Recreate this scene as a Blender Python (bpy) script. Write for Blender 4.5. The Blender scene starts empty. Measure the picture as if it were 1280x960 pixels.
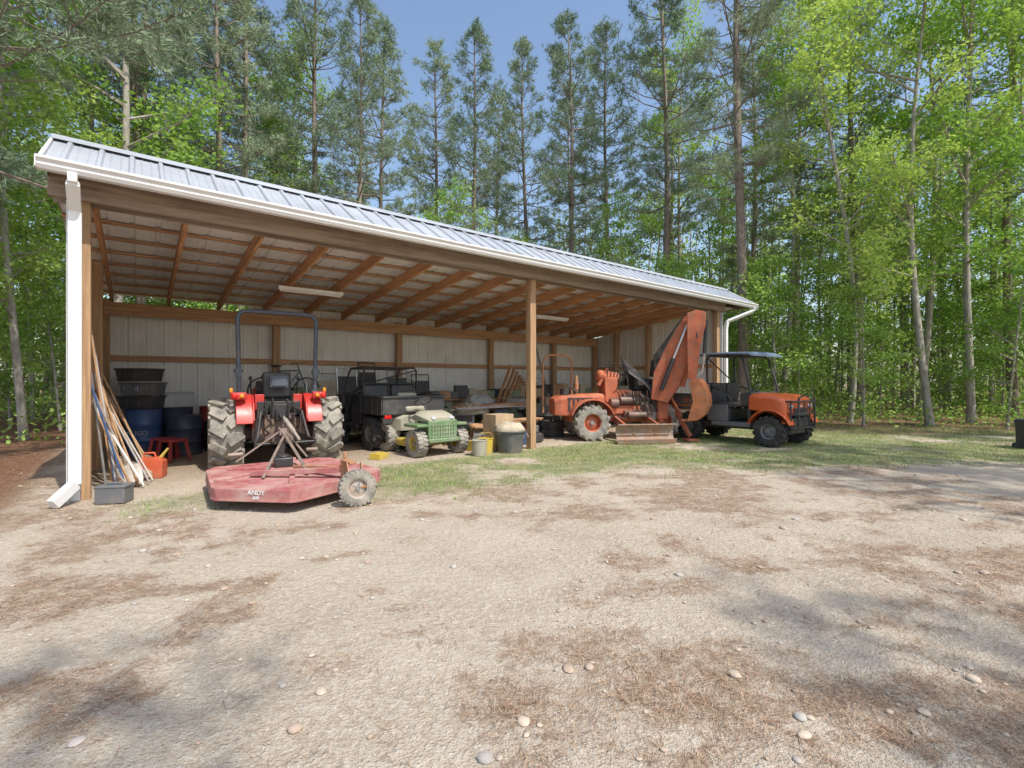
import bpy, math, random
import numpy as np
from mathutils import Vector, Matrix, Euler
rnd=random.Random(11)
COL=bpy.context.scene.collection
sc=bpy.context.scene
# ------------------------------------------------------------------ geometry collector
def basis(d):
    d=Vector(d).normalized()
    a=Vector((0,0,1)) if abs(d.z)<.9 else Vector((1,0,0))
    x=d.cross(a).normalized(); y=x.cross(d).normalized()
    return x,y,d
class G:
    def __init__(s): s.v=[];s.f=[];s.m=[];s.mi=0
    def add(s,vs,fs):
        o=len(s.v); s.v+=[tuple(p) for p in vs]; s.f+=[tuple(i+o for i in f) for f in fs]; s.m+=[s.mi]*len(fs); return s
    def box(s,c,d,r=(0,0,0),M=None):
        R=M if M is not None else Euler(r).to_matrix()
        c=Vector(c); vs=[]
        for z in (-.5,.5):
            for x,y in ((-.5,-.5),(.5,-.5),(.5,.5),(-.5,.5)):
                vs.append(c+R@Vector((x*d[0],y*d[1],z*d[2])))
        return s.add(vs,[(3,2,1,0),(4,5,6,7),(0,1,5,4),(1,2,6,5),(2,3,7,6),(3,0,4,7)])
    def beam(s,p1,p2,w,h,up=(0,0,1)):
        p1=Vector(p1);p2=Vector(p2);d=(p2-p1); L=d.length; d.normalize()
        u=Vector(up)
        if abs(u.dot(d))>.95: u=Vector((0,1,0))
        x=d.cross(u).normalized(); z=x.cross(d).normalized()
        R=Matrix((x,d,z)).transposed()
        return s.box((p1+p2)/2,(w,L,h),M=R)
    def cyl(s,p1,p2,r1,r2=None,n=12,caps=True):
        r2=r1 if r2 is None else r2
        p1=Vector(p1);p2=Vector(p2);x,y,d=basis(p2-p1);vs=[]
        for p,r in((p1,r1),(p2,r2)):
            for i in range(n):
                a=2*math.pi*i/n; vs.append(p+x*math.cos(a)*r+y*math.sin(a)*r)
        fs=[(i,(i+1)%n,n+(i+1)%n,n+i) for i in range(n)]
        if caps: fs+=[tuple(range(n-1,-1,-1)),tuple(range(n,2*n))]
        return s.add(vs,fs)
    def tube(s,pts,r,n=8,closed=False):
        pts=[Vector(p) for p in pts];k=len(pts)
        rs=r if isinstance(r,(list,tuple)) else [r]*k
        vs=[];X=None
        for i,p in enumerate(pts):
            if closed: t=pts[(i+1)%k]-pts[i-1]
            else: t=pts[min(i+1,k-1)]-pts[max(i-1,0)]
            t.normalize()
            if X is None: X=basis(t)[0]
            X=(X-t*X.dot(t)).normalized(); Y=t.cross(X)
            for j in range(n):
                a=2*math.pi*j/n; vs.append(p+(X*math.cos(a)+Y*math.sin(a))*rs[i])
        fs=[]
        for i in range(k if closed else k-1):
            a=i*n;b=((i+1)%k)*n
            fs+=[(a+j,a+(j+1)%n,b+(j+1)%n,b+j) for j in range(n)]
        if not closed: fs+=[tuple(range(n-1,-1,-1)),tuple(range((k-1)*n,k*n))]
        return s.add(vs,fs)
    def lathe(s,prof,c,axis,n=24,closed=False):
        x,y,d=basis(axis);c=Vector(c);vs=[];k=len(prof)
        for i in range(n):
            a=2*math.pi*i/n
            for r,h in prof: vs.append(c+(x*math.cos(a)+y*math.sin(a))*r+d*h)
        fs=[]
        for i in range(n):
            a=i*k;b=((i+1)%n)*k
            for j in range(k if closed else k-1):
                fs.append((a+j,a+(j+1)%k,b+(j+1)%k,b+j))
        return s.add(vs,fs)
    def prism(s,poly,axis,a0,a1):
        def P(p,a):
            if axis=='x': return (a,p[0],p[1])
            if axis=='y': return (p[0],a,p[1])
            return (p[0],p[1],a)
        n=len(poly)
        vs=[P(p,a0) for p in poly]+[P(p,a1) for p in poly]
        return s.add(vs,[(i,(i+1)%n,n+(i+1)%n,n+i) for i in range(n)]+[tuple(range(n-1,-1,-1)),tuple(range(n,2*n))])
    def loft(s,rings):
        n=len(rings[0]);vs=[p for r in rings for p in r];fs=[]
        for k in range(len(rings)-1):
            a=k*n;b=a+n
            fs+=[(a+j,a+(j+1)%n,b+(j+1)%n,b+j) for j in range(n)]
        fs+=[tuple(range(n-1,-1,-1)),tuple(range((len(rings)-1)*n,len(rings)*n))]
        return s.add(vs,fs)
    def ell(s,c,rad,n=14,m=8,jit=0):
        vs=[];fs=[]
        for i in range(m+1):
            th=math.pi*i/m
            for j in range(n):
                a=2*math.pi*j/n;k=1+rnd.uniform(-jit,jit)
                vs.append((c[0]+rad[0]*math.sin(th)*math.cos(a)*k,c[1]+rad[1]*math.sin(th)*math.sin(a)*k,c[2]+rad[2]*math.cos(th)*k))
        for i in range(m):
            for j in range(n): fs.append((i*n+j,(i+1)*n+j,(i+1)*n+(j+1)%n,i*n+(j+1)%n))
        return s.add(vs,fs)
    def sheet(s,o,eu,L,rows,nrm,sp=.3,h=.025):
        """ribbed metal: runs along eu, rows are offsets across"""
        o=Vector(o);eu=Vector(eu);nrm=Vector(nrm).normalized()
        st=[(0,0)];x=sp*.5
        while x<L-.06:
            st+=[(x-.035,0),(x-.018,h),(x+.018,h),(x+.035,0)]
            for m in (1/3,2/3):
                y=x+sp*m
                if y<L-.03: st+=[(y-.012,0),(y,h*.2),(y+.012,0)]
            x+=sp
        st.append((L,0));vs=[];k=len(rows)
        for a,b in st:
            for r in rows: vs.append(o+eu*a+Vector(r)+nrm*b)
        fs=[]
        for i in range(len(st)-1):
            for j in range(k-1): fs.append((i*k+j,i*k+j+1,(i+1)*k+j+1,(i+1)*k+j))
        return s.add(vs,fs)
def mesh(name,g,mats,smooth=35,recalc=True):
    me=bpy.data.meshes.new(name);me.from_pydata(g.v,[],g.f)
    if not isinstance(mats,(list,tuple)): mats=[mats]
    for m in mats: me.materials.append(m)
    me.polygons.foreach_set('material_index',[min(i,len(mats)-1) for i in g.m])
    if recalc:
        import bmesh
        bm=bmesh.new();bm.from_mesh(me);bmesh.ops.recalc_face_normals(bm,faces=bm.faces);bm.to_mesh(me);bm.free()
    if smooth:
        me.polygons.foreach_set('use_smooth',[True]*len(me.polygons))
        me.set_sharp_from_angle(angle=math.radians(smooth))
    me.update();return me
def obj(name,me,parent=None,loc=(0,0,0),rot=(0,0,0),bevel=0):
    o=bpy.data.objects.new(name,me);COL.objects.link(o);o.location=loc;o.rotation_euler=rot
    if parent: o.parent=parent
    if bevel:
        b=o.modifiers.new('bevel','BEVEL');b.width=bevel;b.segments=2;b.limit_method='ANGLE';b.angle_limit=math.radians(40)
    return o
def part(name,g,mats,parent,loc=(0,0,0),rot=(0,0,0),bevel=0,smooth=35,label=None):
    o=obj(name,mesh(name,g,mats,smooth),parent,loc,rot,bevel)
    if label:o['label']=label
    return o
def tag(o,label,cat,group=None,kind=None):
    if label:o['label']=label
    if cat:o['category']=cat
    if group:o['group']=group
    if kind:o['kind']=kind
    return o
def thing(name,label,cat,loc=(0,0,0),rz=0,group=None):
    o=bpy.data.objects.new(name,None);COL.objects.link(o);o.location=loc;o.rotation_euler=(0,0,rz);o.empty_display_size=.2
    return tag(o,label,cat,group)
def solo(name,g,mats,label,cat,loc=(0,0,0),rot=(0,0,0),bevel=0,smooth=35,group=None):
    return tag(obj(name,mesh(name,g,mats,smooth),None,loc,rot,bevel),label,cat,group)
def lettering(text,size,mat,parent,loc,rot,name='lettering',ext=.001):
    cu=bpy.data.curves.new(name,'FONT');cu.body=text;cu.size=size;cu.align_x='CENTER';cu.align_y='CENTER';cu.extrude=ext;cu.offset=size*.02
    t=bpy.data.objects.new('tmp',cu);COL.objects.link(t)
    dg=bpy.context.evaluated_depsgraph_get();me=bpy.data.meshes.new_from_object(t.evaluated_get(dg))
    bpy.data.objects.remove(t);me.materials.clear();me.materials.append(mat);me.name=name
    return obj(name,me,parent,loc,rot)
# ------------------------------------------------------------------ materials
def N(nt,t,**k):
    n=nt.nodes.new(t)
    for a,b in k.items():
        if a=='inp':
            for i,v in b.items(): n.inputs[i].default_value=v
        else: setattr(n,a,b)
    return n
def c4(c,k=1): return (min(c[0]*k,1),min(c[1]*k,1),min(c[2]*k,1),1)
def mat(name,col,rough=.6,metal=0,var=.2,scale=5,bump=.15,bsc=40,dirt=0,dcol=(.33,.25,.17),stretch=(1,1,1),dsc=3):
    m=bpy.data.materials.new(name);m.use_nodes=True;nt=m.node_tree;L=nt.links
    b=nt.nodes['Principled BSDF'];b.inputs['Roughness'].default_value=rough;b.inputs['Metallic'].default_value=metal
    tc=N(nt,'ShaderNodeTexCoord');mp=N(nt,'ShaderNodeMapping');mp.inputs['Scale'].default_value=stretch;L.new(tc.outputs['Object'],mp.inputs[0])
    n1=N(nt,'ShaderNodeTexNoise',inp={'Scale':scale,'Detail':4,'Roughness':.6});L.new(mp.outputs[0],n1.inputs[0])
    r=N(nt,'ShaderNodeMapRange',inp={1:.3,2:.7});L.new(n1.outputs[0],r.inputs[0])
    mx=N(nt,'ShaderNodeMix',data_type='RGBA');mx.inputs[6].default_value=c4(col,1-var);mx.inputs[7].default_value=c4(col,1+var);L.new(r.outputs[0],mx.inputs[0])
    out=mx.outputs[2]
    if dirt:
        n2=N(nt,'ShaderNodeTexNoise',inp={'Scale':dsc,'Detail':5,'Roughness':.7});L.new(tc.outputs['Object'],n2.inputs[0])
        r2=N(nt,'ShaderNodeMapRange',inp={1:.62-dirt*.3,2:.8-dirt*.2,3:dirt*.12,4:min(1,dirt*1.3)});L.new(n2.outputs[0],r2.inputs[0])
        m2=N(nt,'ShaderNodeMix',data_type='RGBA');m2.inputs[7].default_value=c4(dcol);L.new(r2.outputs[0],m2.inputs[0]);L.new(out,m2.inputs[6]);out=m2.outputs[2]
        rr=N(nt,'ShaderNodeMapRange',inp={3:rough,4:min(1,rough+.35)});L.new(r2.outputs[0],rr.inputs[0]);L.new(rr.outputs[0],b.inputs['Roughness'])
    L.new(out,b.inputs['Base Color'])
    if bump:
        nb=N(nt,'ShaderNodeTexNoise',inp={'Scale':bsc,'Detail':2});L.new(mp.outputs[0],nb.inputs[0])
        bp=N(nt,'ShaderNodeBump',inp={'Strength':bump,'Distance':.02});L.new(nb.outputs[0],bp.inputs['Height']);L.new(bp.outputs[0],b.inputs['Normal'])
    return m
def leafmat(name,c1,c2,tr=.4,scale=.6):
    m=bpy.data.materials.new(name);m.use_nodes=True;nt=m.node_tree;L=nt.links;nt.nodes.clear()
    o=N(nt,'ShaderNodeOutputMaterial');tc=N(nt,'ShaderNodeTexCoord')
    n=N(nt,'ShaderNodeTexNoise',inp={'Scale':scale,'Detail':1});L.new(tc.outputs['Object'],n.inputs[0])
    oi=N(nt,'ShaderNodeObjectInfo');ad=N(nt,'ShaderNodeMath',operation='ADD');L.new(n.outputs[0],ad.inputs[0])
    ml=N(nt,'ShaderNodeMath',operation='MULTIPLY_ADD');ml.inputs[1].default_value=.5;ml.inputs[2].default_value=-.25;L.new(oi.outputs['Random'],ml.inputs[0]);L.new(ml.outputs[0],ad.inputs[1])
    r=N(nt,'ShaderNodeMapRange',inp={1:.25,2:.75});L.new(ad.outputs[0],r.inputs[0])
    mx=N(nt,'ShaderNodeMix',data_type='RGBA');mx.inputs[6].default_value=c4(c1);mx.inputs[7].default_value=c4(c2);L.new(r.outputs[0],mx.inputs[0])
    d=N(nt,'ShaderNodeBsdfDiffuse');L.new(mx.outputs[2],d.inputs[0])
    if tr:
        t=N(nt,'ShaderNodeBsdfTranslucent');s=N(nt,'ShaderNodeMixShader',inp={0:tr})
        mm=N(nt,'ShaderNodeMix',data_type='RGBA',blend_type='MULTIPLY');mm.inputs[0].default_value=1;mm.inputs[7].default_value=(1.4,1.4,.9,1);L.new(mx.outputs[2],mm.inputs[6]);L.new(mm.outputs[2],t.inputs[0])
        L.new(d.outputs[0],s.inputs[1]);L.new(t.outputs[0],s.inputs[2]);L.new(s.outputs[0],o.inputs[0])
    else: L.new(d.outputs[0],o.inputs[0])
    return m
def wood(name,col,ax,dirt=.2):
    st=[14,14,14];st[ax]=.8
    return mat(name,col,.8,var=.32,scale=1.6,bump=.4,bsc=4,stretch=tuple(st),dirt=dirt,dcol=(.18,.12,.08),dsc=1.3)
WX=wood('wood_x',(.45,.26,.14),0);WY=wood('wood_y',(.52,.28,.14),1);WZ=wood('wood_z',(.42,.26,.14),2)
HDR=wood('header_wood',(.30,.23,.17),0,.45)
ROOF=mat('galvanised_roof',(.46,.49,.53),.5,.35,var=.14,scale=1.2,bump=.05,dirt=.35,dcol=(.35,.35,.35),dsc=.8)
ROOFU=mat('roof_underside',(.76,.77,.77),.6,0,var=.10,scale=1.5,bump=.03,dirt=.2,dcol=(.50,.46,.41))
WALL=mat('white_siding',(.73,.71,.67),.55,0,var=.06,scale=1.5,bump=.03,dirt=.3,dcol=(.50,.44,.36),dsc=1.2)
WHITE=mat('white_trim',(.76,.76,.75),.4,var=.04,bump=.02,dirt=.2,dcol=(.5,.47,.41))
TYRE=mat('dusty_rubber',(.13,.125,.115),.9,var=.3,bump=.3,dirt=.95,dcol=(.36,.33,.28),dsc=6)
TYRE2=mat('rubber',(.035,.035,.035),.8,var=.3,bump=.3,dirt=.4,dcol=(.22,.19,.16),dsc=7)
RED=mat('red_paint',(.50,.03,.025),.35,var=.12,bump=.02,dirt=.35,dcol=(.36,.18,.13))
DRED=mat('faded_red_deck',(.34,.07,.075),.65,var=.2,bump=.1,dirt=.75,dcol=(.46,.29,.25),dsc=3)
BLK=mat('black_metal',(.03,.03,.032),.45,var=.2,bump=.05,dirt=.35,dcol=(.22,.18,.15))
BLKP=mat('black_plastic',(.045,.045,.047),.5,var=.15,bump=.05,dirt=.35,dcol=(.2,.17,.14))
NAVY=mat('slate_steel',(.07,.09,.12),.4,var=.15,bump=.03,dirt=.25)
GREY=mat('grey_metal',(.28,.28,.28),.5,.3,var=.25,bump=.1,dirt=.4)
RUST=mat('rusty_steel',(.42,.20,.10),.75,.1,var=.3,scale=5,bump=.3,dirt=.5,dcol=(.50,.34,.22))
BUCK=mat('rusty_orange_bucket',(.52,.18,.07),.7,.05,var=.35,scale=4,bump=.25,dirt=.5,dcol=(.50,.32,.20))
STEEL=mat('worn_steel',(.46,.42,.37),.55,.3,var=.3,bump=.2,dirt=.5,dcol=(.40,.26,.17))
BLADE=mat('rusty_blade_steel',(.34,.29,.25),.65,.2,var=.4,scale=7,bump=.3,dirt=.85,dcol=(.40,.24,.15),dsc=5)
ORG=mat('orange_paint',(.62,.115,.03),.35,var=.1,bump=.02,dirt=.2,dcol=(.45,.27,.18))
ORGD=mat('weathered_orange',(.50,.12,.05),.65,var=.28,bump=.1,dirt=.6,dcol=(.34,.18,.12),dsc=6)
GRN=mat('green_paint',(.12,.21,.09),.5,var=.2,bump=.05,dirt=.6,dcol=(.30,.30,.23))
CREAM=mat('cream_plastic',(.42,.40,.31),.6,var=.18,bump=.05,dirt=.65,dcol=(.27,.24,.18),dsc=5)
YEL=mat('yellow_paint',(.58,.43,.05),.45,var=.1,bump=.03,dirt=.5)
AMB=mat('amber_lens',(.75,.28,.02),.15,var=.05,bump=0)
LRED=mat('red_lens',(.6,.02,.015),.15,var=.05,bump=0)
LENS=mat('clear_lens',(.7,.72,.75),.08,.3,var=.05,bump=0)
BLUE=mat('blue_drum',(.035,.09,.24),.45,var=.15,bump=.03,dirt=.35)
DBLUE=mat('dark_drum',(.03,.045,.08),.45,var=.2,bump=.03,dirt=.3)
RDRUM=mat('red_drum',(.36,.04,.04),.5,var=.2,bump=.03,dirt=.4)
CARD=mat('cardboard',(.44,.32,.20),.85,var=.2,bump=.05,dirt=.3)
TAN=mat('tan_cloth',(.48,.41,.30),.9,var=.25,bump=.3,bsc=15,dirt=.3)
LGREY=mat('light_grey_plastic',(.42,.42,.41),.5,var=.15,bump=.03,dirt=.3)
OLIVE=mat('olive_tarp',(.18,.21,.13),.8,var=.4,scale=9,bump=.3,bsc=12,dirt=.3)
DECAL=mat('white_decal',(.7,.69,.66),.5,var=.06,bump=0)
DECG=mat('faded_decal',(.34,.37,.43),.5,var=.1,bump=0)
DECO=mat('orange_decal',(.75,.2,.05),.5,var=.03,bump=0)
BARKP=mat('pine_bark',(.22,.175,.14),.95,var=.4,scale=6,bump=1,bsc=10,stretch=(3,3,.8),dirt=.3,dcol=(.30,.26,.22))
BARKD=mat('hardwood_bark',(.33,.30,.25),.95,var=.35,scale=6,bump=.6,bsc=14,stretch=(2,2,.7),dirt=.3,dcol=(.42,.40,.34))
NEED=leafmat('pine_needles',(.20,.27,.17),(.36,.43,.27),0,.35)
LEAF=leafmat('hardwood_leaves',(.22,.37,.08),(.42,.54,.16),.36,.5)
LEAF2=leafmat('understory_leaves',(.20,.34,.07),(.38,.52,.14),.25,.4)
FARL=leafmat('far_leaves',(.16,.25,.09),(.42,.54,.20),0,.12)
# ------------------------------------------------------------------ frame of the shed
A=math.atan2(.614,.789);P0=Vector((-5.11,5.68,0));cA,sA=math.cos(A),math.sin(A)
def S(u,v,z=0): return (P0.x+cA*u-sA*v,P0.y+sA*u+cA*v,z)
def toS(x,y):
    dx=x-P0.x;dy=y-P0.y;return cA*dx+sA*dy,-sA*dx+cA*dy
# ------------------------------------------------------------------ noise helpers
def vn(x,y,s):
    ix=np.floor(x);iy=np.floor(y);fx=x-ix;fy=y-iy;fx=fx*fx*(3-2*fx);fy=fy*fy*(3-2*fy)
    def h(a,b):
        q=np.sin(a*127.1+b*311.7+s*74.7)*43758.5453;return q-np.floor(q)
    return (h(ix,iy)*(1-fx)+h(ix+1,iy)*fx)*(1-fy)+(h(ix,iy+1)*(1-fx)+h(ix+1,iy+1)*fx)*fy
def fbm(x,y,s,o=4):
    t=0;a=.5;n=0
    for i in range(o):
        t=t+a*vn(x*2**i,y*2**i,s+i*3.1);n+=a;a*=.6
    return t/n
def ss(a,b,x):
    t=np.clip((x-a)/(b-a),0,1);return t*t*(3-2*t)
def litter(x,y):
    q=x*.9+y*.45;r=-x*.45+y*.9
    m=fbm(q*.7+3,r*1.4,2,6)*.40+fbm(x*2.2,y*2.8,14,5)*.60
    near=ss(5.5,2.2,y)*.03+ss(-1.5,-4.5,x)*.03
    return ss(.43,.63,m+near)
def mulchm(x,y):
    u,v=toS(x,y);return ss(-.35,-.9,u)*ss(-1.7,-.6,v+.5*(fbm(x*1.5,y*1.5,8,3)-.5))
def grassm(x,y):
    u,v=toS(x,y)
    lim=-3.2-np.maximum(0,u-6.0)*.62
    g=ss(0,1.6,(v-lim)+2.0*(fbm(x*.9,y*1.3,77,4)-.5))*ss(.35,-.3,v)*ss(1.9,3.6,u)
    g2=ss(15.2,16.5,u)*ss(7.5,9,y)
    g=np.maximum(g,g2*.9)
    lf=ss(-.2,-.6,v)*ss(-1.9,-1.0,v)*ss(.1,.6,u)*ss(2.2,1.6,u)*.6
    return np.maximum(g,lf)*ss(.26,.52,fbm(x*.9,y*1.4,9,4)+.06)
def forestm(x,y):
    u,v=toS(x,y)
    a=ss(5.6,6.6,v);c=ss(12.6,14.2,y+fbm(x*.5,y*.5,4,2)*1.2)*ss(15.2,16,u)
    d=ss(17,20,x);e=ss(-8.5,-10.5,x)
    return np.clip(np.maximum.reduce([a,mulchm(x,y),c,d,e]),0,1)
# ------------------------------------------------------------------ ground
def gz(x,y): return (fbm(x*1.3,y*1.3,5,4)-.5)*.035
def ground():
    xs=np.concatenate([np.linspace(-320,-22,22),np.arange(-21,-9,.3),np.arange(-9,10,.08),np.arange(10,22,.3),np.linspace(23,320,22)])
    ys=np.concatenate([np.linspace(-120,.2,16),np.arange(.6,13,.08),np.arange(13,30,.4),np.linspace(31,420,24)])
    X,Y=np.meshgrid(xs,ys);nx=len(xs);ny=len(ys)
    Z=gz(X,Y)*ss(22,10,np.abs(X))*ss(18,12,Y)
    u,v=toS(X,Y);ins=ss(-.8,.3,u)*ss(15,14,u)*ss(-.6,.2,v)*ss(5.6,5,v);Z=Z*(1-ins*.8)-.004
    ins=ss(-.8,.3,u)*ss(15,14,u)*ss(-.4,2.2,v)*ss(5.6,5,v)  # brown dirt floor; the fade paints its sunlit front strip paler
    co=np.stack([X,Y,Z],-1).reshape(-1,3)
    me=bpy.data.meshes.new('ground');me.vertices.add(len(co));me.vertices.foreach_set('co',co.ravel())
    i=np.arange(nx*ny).reshape(ny,nx);q=np.stack([i[:-1,:-1],i[:-1,1:],i[1:,1:],i[1:,:-1]],-1).reshape(-1,4)
    me.loops.add(q.size);me.loops.foreach_set('vertex_index',q.ravel());me.polygons.add(len(q));me.polygons.foreach_set('loop_start',np.arange(len(q))*4);me.polygons.foreach_set('loop_total',np.full(len(q),4))
    me.polygons.foreach_set('use_smooth',np.ones(len(q),bool))
    clear=ss(-.3,.3,u)*ss(14.6,14,u)*ss(-.9,-.2,v)
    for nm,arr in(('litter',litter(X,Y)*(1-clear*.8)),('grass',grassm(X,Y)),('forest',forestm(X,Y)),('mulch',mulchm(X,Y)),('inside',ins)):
        at=me.attributes.new(nm,'FLOAT','POINT');at.data.foreach_set('value',arr.ravel().astype(np.float32))
    me.update();me.validate()
    m=bpy.data.materials.new('ground');m.use_nodes=True;nt=m.node_tree;L=nt.links;b=nt.nodes['Principled BSDF'];b.inputs['Roughness'].default_value=.95;b.inputs['Specular IOR Level'].default_value=.1
    tc=N(nt,'ShaderNodeTexCoord')
    def noise(sc,det=6,ro=.6,st=None,rz=0,warp=0):
        n=N(nt,'ShaderNodeTexNoise',inp={'Scale':sc,'Detail':det,'Roughness':ro,'Distortion':warp})
        if st:
            mp=N(nt,'ShaderNodeMapping');mp.inputs['Scale'].default_value=st;mp.inputs['Rotation'].default_value=(0,0,rz);L.new(tc.outputs['Object'],mp.inputs[0]);L.new(mp.outputs[0],n.inputs[0])
        else: L.new(tc.outputs['Object'],n.inputs[0])
        return n.outputs[0]
    def rng(x,a,b_,c=0,d=1):
        r=N(nt,'ShaderNodeMapRange',inp={1:a,2:b_,3:c,4:d});L.new(x,r.inputs[0]);return r.outputs[0]
    def mix(f,a,b_,mode='MIX'):
        x=N(nt,'ShaderNodeMix',data_type='RGBA',blend_type=mode)
        for i,q in((0,f),(6,a),(7,b_)):
            if isinstance(q,(tuple,float,int)): x.inputs[i].default_value=q
            else: L.new(q,x.inputs[i])
        return x.outputs[2]
    def mth(op,a,b_):
        x=N(nt,'ShaderNodeMath',operation=op)
        for i,q in((0,a),(1,b_)):
            if isinstance(q,(float,int)): x.inputs[i].default_value=q
            else: L.new(q,x.inputs[i])
        return x.outputs[0]
    def att(n):
        a=N(nt,'ShaderNodeAttribute');a.attribute_name=n;return a.outputs['Fac']
    n22=noise(22,5,.7);n80=noise(80,3,.7)
    sand=mix(rng(noise(1.3,5,.65),.35,.65),(.64,.545,.43,1),(.51,.42,.325,1))
    sand=mix(rng(n22,.45,.66,0,.75),sand,(.72,.65,.55,1))
    sand=mix(rng(n80,.52,.66,0,.6),sand,(.33,.25,.18,1))
    f1=noise(11,3,.6,(11,1,1),.5,.6);f2=noise(11,3,.6,(11,1,1),-.9,.6)
    fib=mth('MAXIMUM',f1,f2)
    lit=mix(rng(fib,.46,.68),(.21,.13,.085,1),(.50,.355,.24,1))
    nm5=noise(6,8,.85)
    ln=mth('ADD',att('litter'),rng(nm5,.3,.7,-.95,.95))
    ln=mth('ADD',ln,rng(fib,.45,.7,-.35,.35))
    col=mix(rng(ln,.40,1.05,0,.82),sand,lit)
    gn=mth('ADD',att('grass'),rng(nm5,.3,.7,-.5,.5))
    gcol=mix(rng(noise(2.2,4),.38,.62),(.15,.21,.07,1),(.33,.31,.15,1))
    col=mix(rng(gn,.25,.95,0,.85),col,gcol)
    ff=mix(rng(fib,.45,.7),(.19,.12,.07,1),(.38,.25,.16,1));ff=mix(rng(n22,.48,.66,0,.5),ff,(.13,.18,.06,1))
    ff=mix(att('mulch'),ff,mix(rng(fib,.45,.7),(.16,.08,.05,1),(.38,.21,.13,1)))
    col=mix(att('forest'),col,ff)
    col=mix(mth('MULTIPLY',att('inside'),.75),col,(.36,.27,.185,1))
    L.new(col,b.inputs['Base Color'])
    hgt=mth('ADD',n22,mth('MULTIPLY',n80,.6))
    bp=N(nt,'ShaderNodeBump',inp={'Strength':1.0,'Distance':.035});L.new(hgt,bp.inputs['Height']);L.new(bp.outputs[0],b.inputs['Normal'])
    me.materials.append(m);o=obj('ground',me);tag(o,'sandy yard with pine straw and patchy grass','ground',kind='structure')
ground()
# ---------- numpy soup helper
rng_=np.random.default_rng(5)
def soup(name,V,k,mats,mi=None):
    V=V.reshape(-1,3).astype(np.float32);n=len(V)//k
    me=bpy.data.meshes.new(name);me.vertices.add(len(V));me.vertices.foreach_set('co',V.ravel());me.loops.add(n*k);me.loops.foreach_set('vertex_index',np.arange(n*k,dtype=np.int32))
    me.polygons.add(n);me.polygons.foreach_set('loop_start',np.arange(n,dtype=np.int32)*k);me.polygons.foreach_set('loop_total',np.full(n,k,np.int32))
    for m in mats: me.materials.append(m)
    if mi is not None: me.polygons.foreach_set('material_index',mi.astype(np.int32))
    me.update();return me
def unit(n):
    a=rng_.normal(size=(n,3));return a/np.linalg.norm(a,axis=1,keepdims=True)
def nrmz(a): return a/np.maximum(np.linalg.norm(a,axis=-1,keepdims=True),1e-6)
def leaves(P,size,up=.6,squash=1):
    n=len(P);nr=nrmz(unit(n)+np.array([0,0,up]));a=nrmz(np.cross(nr,unit(n)));b=np.cross(nr,a)
    s=(size*rng_.uniform(.6,1.25,n))[:,None]
    return np.stack([P-a*s*.5,P-b*s*.33+a*s*.02,P+a*s*.5,P+b*s*.33+a*s*.02],1)
def straw():
    n=210000;y=1.2+9.5*rng_.random(n)**1.5;x=(rng_.random(n)*2-1)*(1.15*y+.8)
    u,v=toS(x,y)
    lm=ss(.35,1.1,litter(x,y)+(fbm(x*5,y*5,51,4)-.5)*2.2)
    k=rng_.random(n)<(lm*.60+.022)*(1-grassm(x,y)*.6)*np.where((u>-.2)&(v>-.3),.12,1)
    k|=rng_.random(n)<mulchm(x,y)*.5
    x=x[k];y=y[k];n=len(x)
    base=fbm(x*.8,y*.8,21,2)*9;a=base+rng_.normal(size=n)*1.2;L=rng_.uniform(.04,.105,n);w=.0007+.00025*y
    z=.002+rng_.random(n)*.009+gz(x,y);dz=rng_.normal(size=n)*.005
    d=np.stack([np.cos(a),np.sin(a),0*a],1);p=np.stack([-np.sin(a),np.cos(a),0*a],1);c=np.stack([x,y,z],1)
    e=np.stack([0*a,0*a,dz],1)
    V=np.stack([c-d*L[:,None]/2-p*w[:,None]-e,c-d*L[:,None]/2+p*w[:,None]-e,c+d*L[:,None]/2+e],1)
    ms=[mat('straw_red',(.38,.22,.13),.8,var=.2,bump=0),mat('straw_tan',(.52,.38,.26),.8,var=.2,bump=0),mat('straw_dark',(.18,.11,.07),.9,var=.2,bump=0)]
    o=obj('pine_straw',soup('pine_straw',V,3,ms,rng_.integers(0,3,n)));tag(o,'fallen brown pine needles on sandy ground','pine straw',kind='stuff')
straw()
def grass():
    n=230000;x=rng_.uniform(-5,15,n);y=rng_.uniform(4.2,15,n)
    k=rng_.random(n)<grassm(x,y)*(.25+.75*ss(.42,.58,fbm(x*3,y*3,31,3)));x=x[k];y=y[k];n=len(x)
    a=rng_.random(n)*6.28;h=rng_.uniform(.015,.055,n);w=rng_.uniform(.003,.006,n)
    c=np.stack([x,y,gz(x,y)-.006],1);d=np.stack([np.cos(a),np.sin(a),0*a],1);ln=np.stack([rng_.normal(size=n)*.02,rng_.normal(size=n)*.02,h],1)
    V=np.stack([c-d*w[:,None],c+d*w[:,None],c+ln],1)
    ms=[leafmat('grass_green',(.16,.26,.07),(.30,.40,.12),0,.8),leafmat('grass_dry',(.36,.34,.18),(.5,.45,.27),0,.8)]
    o=obj('grass',soup('grass',V,3,ms,(rng_.random(n)<.33)*1));tag(o,'thin patchy green lawn grass','grass',kind='stuff')
grass()
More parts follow.
